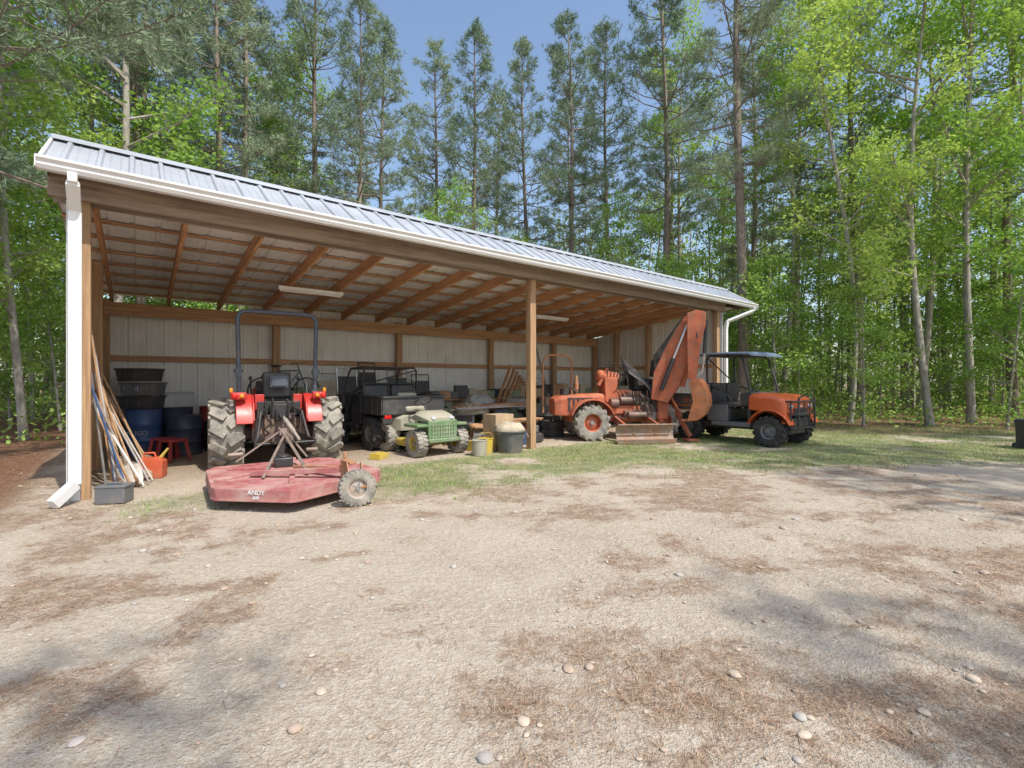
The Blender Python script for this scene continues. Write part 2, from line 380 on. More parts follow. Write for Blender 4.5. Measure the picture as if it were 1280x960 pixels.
def pebbles():
    g=G()
    for i in range(420):
        y=1.4+6*rnd.random()**1.4;x=rnd.uniform(-1,1)*(1.1*y+.5);r=rnd.uniform(.006,.015) if rnd.random()<.86 else rnd.uniform(.018,.032)
        g.ell((0,0,0),(r*rnd.uniform(.9,1.4),r,r*rnd.uniform(.4,.6)),9,6,.1);o=len(g.v)-63
        a=rnd.random()*6;zz=float(gz(np.array(x),np.array(y)))
        for k in range(o,len(g.v)):
            p=g.v[k];g.v[k]=(x+p[0]*math.cos(a)-p[1]*math.sin(a),y+p[0]*math.sin(a)+p[1]*math.cos(a),p[2]+zz+r*.05)
        g.m[-54:]=[rnd.randrange(3)]*54
    me=mesh('pebbles',g,[mat('pebble_tan',(.50,.41,.32),.85,var=.2,dirt=.5,dcol=(.55,.46,.37)),mat('pebble_grey',(.38,.35,.32),.85,var=.2,dirt=.5,dcol=(.55,.46,.37)),mat('pebble_brown',(.38,.28,.21),.85,var=.2,dirt=.5,dcol=(.55,.46,.37))],60,False)
    tag(obj('pebbles',me),'scattered rounded pebbles in sandy dirt','pebbles',kind='stuff')
pebbles()
# ------------------------------------------------------------------ SHED
shed=thing('pole_shed','long open-front pole shed with metal roof and white siding','shed',P0,A)
U0,U1=-.27,15.75;UL=14.34
def post(u,v,h,w=.15,label=None):
    g=G();g.box((0,0,h/2-.05),(w,w,h+.1));part('post',g,WZ,shed,(u,v,0),bevel=.008,label=label)
post(.02,.05,3.6);post(7.02,.05,3.55,.15,'reddish brown square timber post');post(UL,.05,3.55)
for u in(.02,3.15,6.3,9.45,12.2,UL): post(u,4.93,3.05)
post(UL,2.5,3.3);post(.02,2.5,3.3);post(UL,3.9,3.2)
g=G();g.box(((U0+UL+.25)/2,-.075,3.655),(UL+.25-U0,.09,.27));g.box(((U0+UL+.25)/2,.17,3.655),(UL+.2-U0,.05,.26));part('header_beam',g,HDR,shed,bevel=.006)
def zr(v): return 3.52-.1*v
u=.12;k=0
while u<UL+.1:
    g=G();g.beam((u,.145+.06,zr(.2)+.1),(u,5.15,zr(5.15)+.1),.05,.2);part('rafter',g,WY,shed,bevel=.004);u+=.93;k+=1
v=.5
while v<5.2:
    g=G();g.box(((U0+15.6)/2,v,zr(v)+.222),(15.6-U0,.07,.032),(-.1,0,0));part('purlin',g,WX,shed,bevel=.003);v+=.66
g=G();g.box((UL/2,4.83,2.86),(UL,.045,.26));g.box((UL/2,5.02,2.9),(UL,.045,.2));part('back_beam',g,WX,shed,bevel=.004)
for z in(.55,1.88):
    g=G();g.box((UL/2,5.03,z),(UL-.05,.04,.12));part('girt',g,WX,shed,bevel=.003)
    for uu in(-.07,UL+.09):
        g=G();g.box((uu,2.5,z),(.04,4.8,.12));part('girt',g,WY,shed,bevel=.003)
g=G();g.sheet((-.1,5.08,0),(1,0,0),UL+.2,[(0,0,.03),(0,0,2.78)],(0,1,0),.3,.02);part('back_wall',g,WALL,shed,smooth=20)
# upper closure strip, open only over the first bay
g=G();g.sheet((2.6,5.10,0),(1,0,0),UL-2.5,[(0,0,2.76),(0,0,3.2)],(0,1,0),.3,.02);part('eave_panel',g,WALL,shed,smooth=20)
for uu,s in((-.1,-1),(UL+.12,1)):
    g=G();g.sheet((uu,.0,0),(0,1,0),5.05,[(0,0,.03),(0,0,3.2)],(s,0,0),.3,.02)
    g.v=[(p[0],p[1],p[2] if p[2]<1 else zr(p[1])+.05) for p in g.v];part('side_wall',g,WALL,shed,smooth=20)
def zt(v): return zr(v)+.255
g=G();g.sheet((U0,0,0),(1,0,0),U1-U0,[(0,.2,zt(.2)),(0,5.5,zt(5.5))],(0,.1,1),.3,.025);part('roof',g,ROOFU,shed,smooth=20)
RZ=4.42;RV=.56;EZ=3.83;EV=-.38
g=G()
nf=Vector((0,-(RZ-EZ),RV-EV)).normalized()
g.sheet((U0,0,0),(1,0,0),U1-U0,[(0,EV-.04,EZ-.02),(0,RV,RZ)],nf,.3,.03)
g.sheet((U0,0,0),(1,0,0),U1-U0,[(0,RV,RZ),(0,2.3,zt(2.3)+.02)],(0,.5,1),.3,.025)
part('roof_hood',g,ROOF,shed,smooth=20)
g=G()
sl=(RZ-EZ)/(RV-EV)
g.add([(U0-.03,RV-.17,RZ-.17*sl+.045),(U1+.03,RV-.17,RZ-.17*sl+.045),(U1+.03,RV,RZ+.055),(U0-.03,RV,RZ+.055),(U0-.03,RV+.17,RZ-.02),(U1+.03,RV+.17,RZ-.02)],[(0,1,2,3),(3,2,5,4)])
part('ridge_cap',g,ROOF,shed,smooth=0)
for uu in(U0+.01,U1-.01):
    g=G();g.add([(uu,EV+.02,EZ-.02),(uu,RV,RZ-.01),(uu,2.3,zt(2.3)),(uu,.2,zt(.2)-.05),(uu,EV+.02,EZ-.10)],[(0,1,2,3,4)]);part('gable_panel',g,HDR,shed,smooth=0)
    o=-.03 if uu<0 else .03
    g=G();g.beam((uu+o,EV-.05,EZ-.01),(uu+o,RV,RZ-.01),.03,.07);g.beam((uu+o,RV+.03,RZ-.02),(uu+o,2.3,zt(2.3)),.03,.07);g.beam((uu+o,2.3,zt(2.3)),(uu+o,5.5,zt(5.5)-.02),.03,.09);part('rake_trim',g,WHITE,shed,bevel=.004)
g=G();g.box(((U0+U1)/2,-.24,3.775),(U1-U0-.05,.24,.02));part('soffit',g,HDR,shed)
g=G();g.box(((U0+U1)/2,EV+.0,3.76),(U1-U0,.03,.13));part('fascia',g,WHITE,shed,bevel=.003)
prof=[(-.457,3.76),(-.54,3.76),(-.565,3.80),(-.565,3.83),(-.595,3.86),(-.595,3.885),(-.583,3.885),(-.583,3.865),(-.553,3.83),(-.553,3.80),(-.535,3.772),(-.469,3.772),(-.469,3.885),(-.457,3.885)]
prof=[(a+.06,b-.075) for a,b in prof]
g=G();g.prism(prof,'x',U0-.05,U1+.05);g.box((U0-.05,-.465,3.745),(.01,.13,.12));g.box((U1+.05,-.465,3.745),(.01,.13,.12));part('gutter',g,WHITE,shed,smooth=0)
def flat(pts,w,h,name,lab=None):
    g=G()
    for a,b in zip(pts[:-1],pts[1:]): g.beam(a,b,w,h,(1,0,0) if abs(Vector(b)[2]-Vector(a)[2])>.2 else (0,0,1))
    for p in pts[1:-1]: g.ell(p,(h*.52,w*.52,w*.5),8,6)
    part(name,g,WHITE,shed,bevel=.008,label=lab)
flat([(-.03,-.45,3.70),(-.03,-.44,3.6),(-.03,-.20,3.36),(-.03,-.18,.22),(-.20,-.38,.05)],.085,.12,'downspout','white rectangular downspout kicking out at the ground')
flat([(U1-.1,-.45,3.70),(U1-.1,-.43,3.6),(UL+.25,-.16,3.22),(UL+.22,-.14,3.0),(UL+.22,-.14,.3),(UL+.45,-.4,.08)],.085,.11,'downspout')
g=G();g.box((-.105,-.02,1.75),(.02,.13,3.5));g.box((-.05,-.035,1.75),(.11,.012,3.5));part('corner_trim',g,WHITE,shed)
g=G();g.box((UL+.14,-.02,1.75),(.02,.13,3.5));part('corner_trim',g,WHITE,shed)
for(u,v)in((3.3,2.5),(9.87,2.5)):
    f=thing('light_fixture','white fluorescent strip fixture fixed beneath shed rafters','light fixture',S(u,v,zr(v)-.10),A,'strip lights under the shed roof')
    g=G();g.prism([(-.06,.09),(.06,.09),(.04,.02),(-.04,.02)],'x',-.62,.62);part('housing',g,WHITE,f,bevel=.004)
    g=G();g.cyl((-.59,0,.005),(.59,0,.005),.016,n=10);part('tube',g,mat('tube_glass',(.75,.75,.74),.3,var=.02,bump=0),f)
# ------------------------------------------------------------------ wheels
def wheel(parent,c,R,W,rimR,rimmat,out=1,tyre=TYRE2,tread='chev',n=18,lug=.03,steer=0):
    g=G();g.cyl((out*.02,0,0),(out*W*.32,0,0),rimR*.28,rimR*.22,n=14)
    for i in range(5):
        a=i*1.2566;g.cyl((out*.1*W,math.cos(a)*rimR*.45,math.sin(a)*rimR*.45),(out*.2*W,math.cos(a)*rimR*.45,math.sin(a)*rimR*.45),.012,n=6)
    w=part('wheel',g,GREY,parent,c,(0,0,steer))
    g=G();Rb=R-lug
    p=[(rimR,-.40),(rimR*1.06,-.46),(rimR+(Rb-rimR)*.5,-.52),(Rb*.96,-.47),(Rb,-.36),(Rb*1.006,0),(Rb,.36),(Rb*.96,.47),(rimR+(Rb-rimR)*.5,.52),(rimR*1.06,.46),(rimR,.40)]
    g.lathe([(r,h*W) for r,h in p],(0,0,0),(1,0,0),36,closed=True)
    for i in range(n):
        for s in(-1,1):
            a=2*math.pi*(i+(.5 if s>0 else 0))/n
            Rm=Matrix.Rotation(a,3,'X')
            ang=s*(.62 if tread=='chev' else .12)
            lw=2*math.pi*R/n*(.36 if tread=='chev' else .55)
            g.box(Rm@Vector((s*W*.26,0,Rb+lug*.3)),(W*.5,lw,lug*1.4),M=Rm@Matrix.Rotation(ang,3,'Z'))
            g.box(Rm@Vector((s*W*.49,0,Rb*.975)),(W*.07,lw*.9,R*.10),M=Rm)
    part('tyre',g,tyre,w,smooth=30)
    g=G();g.lathe([(rimR*1.03,-.42*W),(rimR*.93,-.38*W),(rimR*.9,0),(rimR*.93,.38*W),(rimR*1.03,.42*W)],(0,0,0),(1,0,0),30)
    o=out*W
    g.lathe([(rimR*.9,o*.02),(rimR*.78,o*.05),(rimR*.6,o*.14),(rimR*.3,o*.16),(.004,o*.16)],(0,0,0),(1,0,0),30)
    part('rim',g,rimmat,w)
    return w
def arc(cx,cy,r,a0,a1,n): return [(cx+r*math.cos(math.radians(a0+(a1-a0)*i/n)),cy+r*math.sin(math.radians(a0+(a1-a0)*i/n))) for i in range(n+1)]
# ------------------------------------------------------------------ TRACTOR
def tractor():
    T=thing('tractor','red compact tractor with roll bar, seen from behind in shed','tractor',(-4.07,8.30,0),math.radians(33))
    for s in(-1,1):
        wheel(T,(s*.76,0,.565),.57,.47,.29,RED,s,TYRE,'chev',13,.055)
        wheel(T,(s*.60,1.72,.37),.37,.27,.2,RED,s,TYRE,'chev',14,.03)
        g=G();o=arc(0,.56,.68,10,165,14);i=arc(0,.56,.655,165,10,14)
        poly=[(p[0]*.92,min(p[1],1.20)) for p in o]+[(p[0]*.92,min(p[1],1.175)) for p in i]
        g.prism(poly,'x',s*.40,s*.64);g.prism([(-.6,.78),(-.5,1.05),(-.3,1.18),(.3,1.18),(.5,1.0),(.6,.72),(.3,.62),(-.3,.62)],'x',s*.38,s*.41)
        part('fender',g,RED,T,bevel=.008)
        g=G();g.cyl((s*.61,-.55,1.17),(s*.61,-.50,1.17),.055,.065,18);g.box((s*.60,-.46,1.17),(.22,.09,.12));h=part('tail_light',g,RED,T,bevel=.02)
        g=G();g.ell((s*.655,-.555,1.172),(.045,.022,.045));part('lens',g,LRED,h)
        g=G();g.ell((s*.56,-.545,1.172),(.035,.025,.035));part('lens',g,AMB,h)
        g=G();g.box((s*.70,-.40,1.26),(.05,.05,.07));part('marker_light',g,AMB,T,bevel=.01)
    g=G();g.box((0,.35,.62),(.42,1.3,.42));g.box((0,-.30,.62),(.46,.16,.46));g.cyl((-.68,0,.565),(.68,0,.565),.13,n=16);g.box((0,1.3,.6),(.34,1.0,.3));g.cyl((-.5,1.72,.4),(.5,1.72,.4),.06);g.cyl((0,-.38,.62),(0,-.52,.62),.05);g.cyl((.14,-.38,.8),(.14,-.45,.8),.035)
    for s in(-1,1): g.box((s*.30,-.12,.60),(.22,.42,.36))
    part('transmission',g,mat('dark_cast_iron',(.13,.08,.07),.6,var=.3,dirt=.5),T,bevel=.015)
    g=G();g.box((0,-.30,1.0),(.66,.05,.14));g.box((0,-.36,.92),(.3,.08,.22));part('rear_panel',g,BLK,T,bevel=.01)
    g=G()
    for s in(-1,1): g.box((s*.29,-.28,1.06),(.14,.06,.26))
    part('fender_bracket',g,RED,T,bevel=.01)
    g=G();g.box((0,.42,.82),(.9,.7,.04));part('platform',g,BLKP,T,bevel=.01)
    def ring(y,w,z0,z1): return [(-w,y,z0),(-w,y,z1-.12),(-w*.75,y,z1-.02),(0,y,z1),(w*.75,y,z1-.02),(w,y,z1-.12),(w,y,z0)]
    g=G();g.loft([ring(.92,.29,.75,1.36),ring(1.3,.29,.75,1.34),ring(1.9,.27,.72,1.22),ring(2.12,.24,.72,1.1),ring(2.2,.2,.74,1.0)]);part('hood',g,RED,T,bevel=.015)
    g=G();g.box((0,2.2,.85),(.36,.06,.26));part('radiator_mesh',g,BLK,T,bevel=.01)
    g=G();g.box((0,2.32,.55),(.7,.08,.14));part('front_weight',g,BLK,T,bevel=.01)
    g=G();g.box((0,.84,1.15),(.5,.22,.5),(.2,0,0));part('dashboard',g,BLKP,T,bevel=.03)
    g=G();g.tube([(.17*math.cos(a*.2618),.17*math.sin(a*.2618)*.85,.17*math.sin(a*.2618)*.5) for a in range(24)],.015,8,True);g.beam((-.16,0,0),(.16,0,0),.03,.015);g.cyl((0,0,0),(0,.18,-.2),.02);part('steering_wheel',g,BLKP,T,(0,.62,1.48))
    g=G();g.box((0,.2,1.08),(.48,.46,.13),(.06,0,0));g.box((0,-.02,1.34),(.44,.12,.44),(-.18,0,0));g.box((0,.2,.95),(.3,.3,.16))
    for s in(-1,1): g.box((s*.28,.12,1.27),(.06,.3,.06))
    part('seat',g,BLKP,T,bevel=.045)
    g=G();g.box((0,-.28,1.40),(.28,.10,.2));g.box((0,-.34,1.40),(.23,.02,.15));part('rear_work_light',g,NAVY,T,bevel=.01)
    pts=[(-.56,-.22,.8),(-.58,-.22,1.3),(-.60,-.22,2.40)]+[(-.60+.13-.13*math.cos(a),-.22,2.43+.13*math.sin(a)) for a in(.3,.7,1.1,1.5)]
    pts=pts+[(-p[0],p[1],p[2]) for p in pts[::-1]]
    g=G();g.tube(pts,.036,8)
    for s in(-1,1):
        g.box((s*.57,-.2,1.0),(.10,.09,.5));g.box((s*.59,-.22,1.55),(.09,.08,.16));g.cyl((s*.52,-.22,1.58),(s*.66,-.22,1.58),.02)
    part('roll_bar',g,NAVY,T,bevel=.006)
    g=G()
    for s in(-1,1):
        g.beam((s*.26,-.3,.5),(s*.42,-1.12,.46),.035,.08);g.cyl((s*.3,-.25,1.0),(s*.38,-.85,.48),.022);g.cyl((s*.3,-.3,.98),(s*.2,-.1,.95),.035)
        g.cyl((s*.26,-.5,.42),(s*.5,-.3,.42),.014);g.beam((s*.18,-.38,.95),(s*.30,-.62,.90),.04,.07);g.cyl((s*.30,-.62,.92),(s*.37,-.82,.50),.018);g.cyl((s*.12,-.38,.45),(s*.40,-.95,.44),.012)
    g.cyl((0,-.4,.86),(0,-.62,.86),.035);g.box((0,-.42,.86),(.12,.1,.16));g.box((0,-.6,.36),(.07,.6,.03));g.cyl((-.42,-1.1,.46),(.42,-1.1,.46),.018)
    part('hitch',g,BLK,T)
    g=G();g.cyl((.02,-.45,.86),(.12,-1.5,.55),.022);g.cyl((.04,-.7,.79),(.09,-1.2,.64),.035);part('top_link',g,STEEL,T)
    g=G()
    for x,z in((-.2,1.1),(-.1,1.12),(.12,1.1),(.2,1.08),(-.26,.95),(.28,.96)):
        g.tube([(x,-.34,z),(x*1.1,-.5,z-.05),(x,-.5,z-.3),(x*.6,-.38,z-.4)],.013,6)
    part('hose',g,BLK,T)
    for s in(-1,1): g=G();g.cyl((s*.36,.35,1.15),(s*.38,.25,1.45),.012);g.ell((s*.38,.25,1.46),(.03,.03,.035));part('lever',g,BLKP,T)
tractor()
# ------------------------------------------------------------------ ROTARY CUTTER
def cutter():
    T=thing('rotary_cutter','faded red tow-behind rotary cutter resting on sandy ground','mower',(-2.95,6.15,0),0)
    c=Vector((-2.95,6.15))
    poly=[Vector(p)-c for p in((-4.03,6.5),(-3.98,6.25),(-3.28,5.24),(-3.2,5.18),(-2.36,5.09),(-2.28,5.13),(-1.72,6.15),(-1.75,6.38),(-2.75,7.3),(-2.95,7.32))]
    g=G();top=.245;g.prism([tuple(p) for p in poly],'z',top-.012,top)
    n=len(poly)
    for i in range(n):
        a=poly[i];b=poly[(i+1)%n]
        if i in(8,): continue
        g.beam((a.x,a.y,.185),(b.x,b.y,.185),.010,.12)
        g.beam((a.x*1.003,a.y*1.003,.125),(b.x*1.003,b.y*1.003,.125),.02,.022)
    part('deck',g,DRED,T,bevel=.003)
    g=G();g.beam((-.75,.1,.26),(.75,.45,.26),.08,.03);g.beam((-.45,-.65,.26),(.1,.9,.26),.06,.03);g.beam((.45,-.7,.26),(-.3,1.0,.26),.06,.03);g.cyl((-.05,.15,.24),(-.05,.15,.29),.25,n=24)
    g.beam((-.2,-.35,.29),(.92,-.40,.35),.07,.06)
    part('deck_brace',g,DRED,T,bevel=.006)
    g=G();g.box((-.05,.15,.35),(.22,.22,.13),(0,0,.5));g.cyl((-.05,.15,.41),(-.05,.15,.45),.09,.06);g.cyl((-.05,.15,.37),(-.2,.36,.37),.06);part('gearbox',g,BLK,T,bevel=.02)
    g=G();g.cyl((-.2,.36,.37),(-.72,1.55,.58),.045,.055,14);g.cyl((-.3,.55,.40),(-.25,.42,.385),.07,.07,14);part('driveline',g,BLK,T)
    g=G();g.beam((-.95,.62,.26),(-.55,1.12,.66),.04,.018);g.beam((-.15,1.12,.26),(-.5,1.14,.66),.04,.018);g.beam((-.52,1.12,.64),(.45,-.25,.28),.04,.018);g.beam((-.48,1.14,.64),(.02,-.5,.27),.035,.018);g.box((-.52,1.12,.64),(.10,.06,.10),(0,0,.6));g.cyl((-1.05,.6,.36),(-.9,.72,.36),.03);g.cyl((-.2,1.2,.36),(-.05,1.26,.36),.03)
    part('hitch_frame',g,mat('brown_hitch_steel',(.27,.21,.18),.6,.3,var=.3,dirt=.4),T,bevel=.004)
    g=G();g.beam((.15,.05,.29),(.92,-.40,.36),.07,.06);g.cyl((.95,-.42,.26),(.95,-.42,.48),.045,n=14);g.beam((.95,-.42,.46),(1.12,-.62,.46),.08,.03)
    g.cyl((.96,-.43,.48),(.96,-.43,.56),.02)
    part('tail_wheel_arm',g,RUST,T,bevel=.006)
    g=G()
    for s in(-1,1): g.beam((1.12+s*.075,-.60+s*.02,.46),(1.2+s*.075,-.72+s*.02,.2),.012,.05)
    g.cyl((1.1,-.75,.205),(1.3,-.69,.205),.015);part('fork',g,RUST,T)
    wheel(T,(1.2,-.72,.20),.205,.11,.11,STEEL,1,TYRE,'rib',24,.008,steer=math.radians(-62))
    lettering('ANDY',.07,DECAL,T,(.22,-1.032,.212),(math.radians(90),0,math.radians(-6.1)),ext=.002)
    lettering('600',.05,DECAL,T,(.22,-1.034,.158),(math.radians(90),0,math.radians(-6.1)),ext=.002)
cutter()
# ------------------------------------------------------------------ ORANGE UTV
def utv(name,label,loc,rz,body,bedm,roof=True,rims=GREY,main=True):
    T=thing(name,label,'utility vehicle',loc,rz)
    for s in(-1,1):
        wheel(T,(s*.60,.95,.33),.335,.27,.16,rims,s,TYRE2,'chev',16,.022)
        wheel(T,(s*.60,-.97,.33),.335,.29,.16,rims,s,TYRE2,'chev',16,.022)
    g=G();g.box((0,-.08,.40),(1.05,2.6,.14));g.box((0,.25,.47),(1.3,.95,.05));g.cyl((-.5,.95,.33),(.5,.95,.33),.04);g.cyl((-.5,-.97,.33),(.5,-.97,.33),.07);g.box((0,-.9,.5),(.7,.7,.3));g.box((0,1.15,.4),(.7,.2,.25))
    part('chassis',g,BLK,T,bevel=.01)
    def rg(y,w,zb,zt,c=.07): return [(-w,y,zb),(-w,y,zt-c),(-w+c,y,zt),(0,y,zt+.02),(w-c,y,zt),(w,y,zt-c),(w,y,zb)]
    g=G();g.loft([rg(.52,.70,.78,1.13),rg(.75,.71,.76,1.13),rg(1.05,.71,.74,1.10),rg(1.20,.69,.72,1.05),rg(1.27,.64,.68,.98),rg(1.29,.60,.66,.92,.05)])
    for s in(-1,1):
        o=arc(.95,.33,.475,20,165,10);i=arc(.95,.33,.435,165,20,10)
        g.prism([(p[0],p[1]) for p in o]+[(p[0],p[1]) for p in i],'x',s*.46,s*.735)
        g.box((s*.58,1.255,.62),(.22,.08,.22),(0,0,-s*.15))
    part('hood',g,body,T,bevel=.02)
    g=G();g.box((0,1.295,.74),(.62,.05,.18))
    for i in range(5): g.box((0,1.32,.67+i*.034),(.56,.02,.012))
    part('grille',g,BLKP,T,bevel=.01)
    g=G();g.box((0,1.26,.52),(1.1,.12,.2));part('bumper',g,BLKP,T,bevel=.01)
    for s in(-1,1):
        g=G();g.ell((s*.46,1.26,.87),(.12,.06,.07));h=part('headlight',g,BLKP,T)
        g=G();g.ell((s*.46,1.29,.87),(.095,.05,.052));part('lens',g,LENS,h)
    g=G()
    for z in(.42,.72,.98): g.tube([(-.60,1.20,z),(-.57,1.38,z),(-.4,1.43,z),(.4,1.43,z),(.57,1.38,z),(.60,1.20,z)],.02,8)
    for s in(-1,1):
        g.cyl((s*.4,1.43,.38),(s*.38,1.42,1.06),.022);g.cyl((s*.585,1.35,.4),(s*.57,1.34,1.0),.018)
    g.tube([(-.38,1.42,1.05),(-.2,1.42,1.10),(.2,1.42,1.10),(.38,1.42,1.05)],.02,8);g.cyl((-.13,1.43,.42),(-.13,1.43,1.0),.014);g.cyl((.13,1.43,.42),(.13,1.43,1.0),.014)
    part('brush_guard',g,BLK,T)
    g=G();g.box((0,.42,1.0),(1.28,.22,.3),(.25,0,0));g.box((0,.50,.72),(1.3,.08,.45));part('dashboard',g,BLKP,T,bevel=.03)
    g=G();g.tube([(.17*math.cos(a*.2618)-.3,.17*math.sin(a*.2618)*.6+.2,.14*math.sin(a*.2618)+1.2) for a in range(24)],.014,8,True);g.cyl((-.3,.2,1.2),(-.3,.38,1.08),.02);g.beam((-.46,.2,1.2),(-.14,.2,1.2),.02,.02);part('steering_wheel',g,BLKP,T)
    g=G()
    for x in(-.33,.33): g.box((x,-.15,.86),(.58,.48,.13));g.box((x,-.42,1.12),(.58,.12,.5),(-.15,0,0))
    g.box((0,-.2,.64),(1.25,.5,.32));part('seat',g,BLKP,T,bevel=.04)
    for s in(-1,1):
        g=G();g.box((s*.66,-.22,.68),(.05,.5,.38));g.box((s*.68,.1,.44),(.08,.9,.1));part('side_panel',g,BLKP if not main else LGREYD,T,bevel=.015)
    g=G();g.box((0,-1.0,.74),(1.36,1.12,.04))
    for s in(-1,1):
        g.box((s*.70,-1.0,.92),(.04,1.16,.36));g.box((s*.72,-1.0,1.10),(.07,1.18,.04))
        for i in range(4): g.box((s*.725,-1.42+i*.28,.9),(.02,.04,.32))
    g.box((0,-.43,.92),(1.4,.04,.36));g.box((0,-1.58,.92),(1.4,.04,.36));g.box((0,-1.6,1.09),(1.42,.06,.04))
    for s in(-1,1): g.box((s*.6,-1.61,.62),(.2,.04,.1))
    part('cargo_bed',g,bedm,T,bevel=.01)
    for s in(-1,1):
        g=G();g.box((s*.6,-1.625,.7),(.14,.03,.07));part('tail_light',g,LRED,T,bevel=.008)
    g=G();ct=0 if main else -.30
    for s in(-1,1):
        g.tube([(s*.65,.56,.95),(s*.64,.52,1.3),(s*.61,.34,1.92+ct),(s*.60,.24,2.0+ct),(s*.59,-.45,2.02+ct),(s*.62,-.52,1.95+ct),(s*.64,-.48,.9)],.026 if main else .02,8)
        g.tube([(s*.64,-.48,1.3),(s*.66,-.1,1.2),(s*.66,.1,1.0),(s*.66,.2,.8)],.018,8)
    for y,z in((.25,1.99+ct),(-.47,2.01+ct),(-.5,1.35)): g.cyl((-.6,y,z),(.6,y,z),.02)
    g.cyl((-.6,-.49,1.35),(.6,-.50,1.95+ct),.015)
    part('roll_cage',g,BLK,T)
    if roof:
        def rr(y,z,w=.74): return [(-w,y,z-.035),(-w,y,z),(-w*.7,y,z+.03),(0,y,z+.04),(w*.7,y,z+.03),(w,y,z),(w,y,z-.035)]
        g=G();g.loft([rr(.60,2.0),rr(.54,2.035),rr(0,2.06),rr(-.58,2.06),rr(-.68,2.03)]);part('roof',g,mat('blue_grey_canopy',(.16,.22,.31),.28,var=.1,bump=.01,dirt=.3,dcol=(.30,.34,.38)),T,bevel=.01)
    return T
LGREYD=mat('mid_grey_panel',(.13,.135,.14),.5,var=.1,bump=.03,dirt=.3)
T=utv('utility_vehicle','orange and black utility vehicle with roof and brush guard, on grass',(5.46,11.42,0),math.radians(216.9),ORG,LGREYD)
for s in(-1,1):
    lettering('RTV',.13,DECO,T,(s*.755,-.95,.93),(math.radians(90),0,s*math.radians(90)))
    g=G();g.box((s*.742,-.98,.82),(.006,1.0,.03));part('stripe',g,DECO,T)
lettering('Kubota',.075,DECAL,T,(0,1.292,.875),(math.radians(84),0,math.radians(180)),ext=.004)
T=utv('utility_vehicle','black utility cart with open cargo bed parked in shed',S(4.95,2.95),A+math.radians(2),BLKP,BLKP,roof=False,main=False)
g=G();g.box((0,0,.12),(.5,.35,.24));g.box((0,0,.26),(.53,.38,.05));g.box((0,.0,.30),(.18,.03,.05));solo('cooler',g,mat('blue_plastic',(.05,.22,.5),.45,var=.1),'blue plastic cooler resting in utility vehicle bed','cooler',(4.55,12.1,.80),(0,0,.7),.02)
# ------------------------------------------------------------------ small green ride-on
def rideon():
    T=thing('garden_tractor','old green and cream ride-on garden tractor with small wheels','garden tractor',S(5.05,.95),A+math.pi+math.radians(4))
    for s in(-1,1):
        wheel(T,(s*.46,.42,.25),.255,.2,.13,YEL,s,TYRE,'rib',20,.014)
        wheel(T,(s*.44,-.72,.28),.285,.26,.14,YEL,s,TYRE,'chev',16,.015)
    g=G();g.box((0,-.15,.32),(.5,1.5,.12));g.cyl((-.42,.42,.25),(.42,.42,.25),.03);part('chassis',g,BLK,T,bevel=.01)
    g=G();g.box((0,.38,.50),(.62,.42,.32));g.box((0,.60,.48),(.64,.04,.38));g.box((0,.66,.30),(.7,.06,.08))
    for s in(-1,1): g.box((s*.44,.36,.58),(.24,.5,.06))
    part('front_body',g,GRN,T,bevel=.02)
    g=G()
    for i in range(9): g.box((-.24+i*.06,.628,.47),(.02,.02,.27))
    for i in range(4): g.box((0,.625,.36+i*.075),(.54,.018,.014))
    part('front_slats',g,mat('pale_green_slats',(.21,.29,.16),.55,var=.2,dirt=.55,dcol=(.34,.33,.27)),T)
    def rg(y,w,zb,zt): return [(-w,y,zb),(-w,y,zt-.07),(-w*.7,y,zt),(w*.7,y,zt),(w,y,zt-.07),(w,y,zb)]
    g=G();g.loft([rg(.60,.28,.66,.72),rg(.5,.34,.66,.78),rg(.2,.36,.66,.84),rg(0,.30,.66,.80)]);g.loft([rg(-.35,.36,.42,.72),rg(-.7,.52,.42,.76),rg(-1.0,.5,.45,.7)])
    part('cowl',g,CREAM,T,bevel=.02)
    g=G();g.box((0,-.55,.84),(.46,.4,.12));g.box((0,-.78,1.0),(.44,.1,.34),(-.2,0,0));part('seat',g,CREAM,T,bevel=.04)
    g=G();g.tube([(.17*math.cos(a*.2618),-.12+.15*math.sin(a*.2618),1.0+.07*math.sin(a*.2618)) for a in range(24)],.014,8,True);g.cyl((0,-.12,1.0),(0,.05,.8),.02);g.beam((-.16,-.12,1.0),(.16,-.12,1.0),.02,.02);part('steering_wheel',g,BLKP,T)
    for s in(-1,1):
        g=G();g.ell((s*.2,.58,.71),(.05,.05,.04));part('headlight',g,LENS,T)
    g=G();g.box((0,-.1,.22),(.95,.6,.14));part('mower_deck',g,YEL,T,bevel=.04)
rideon()
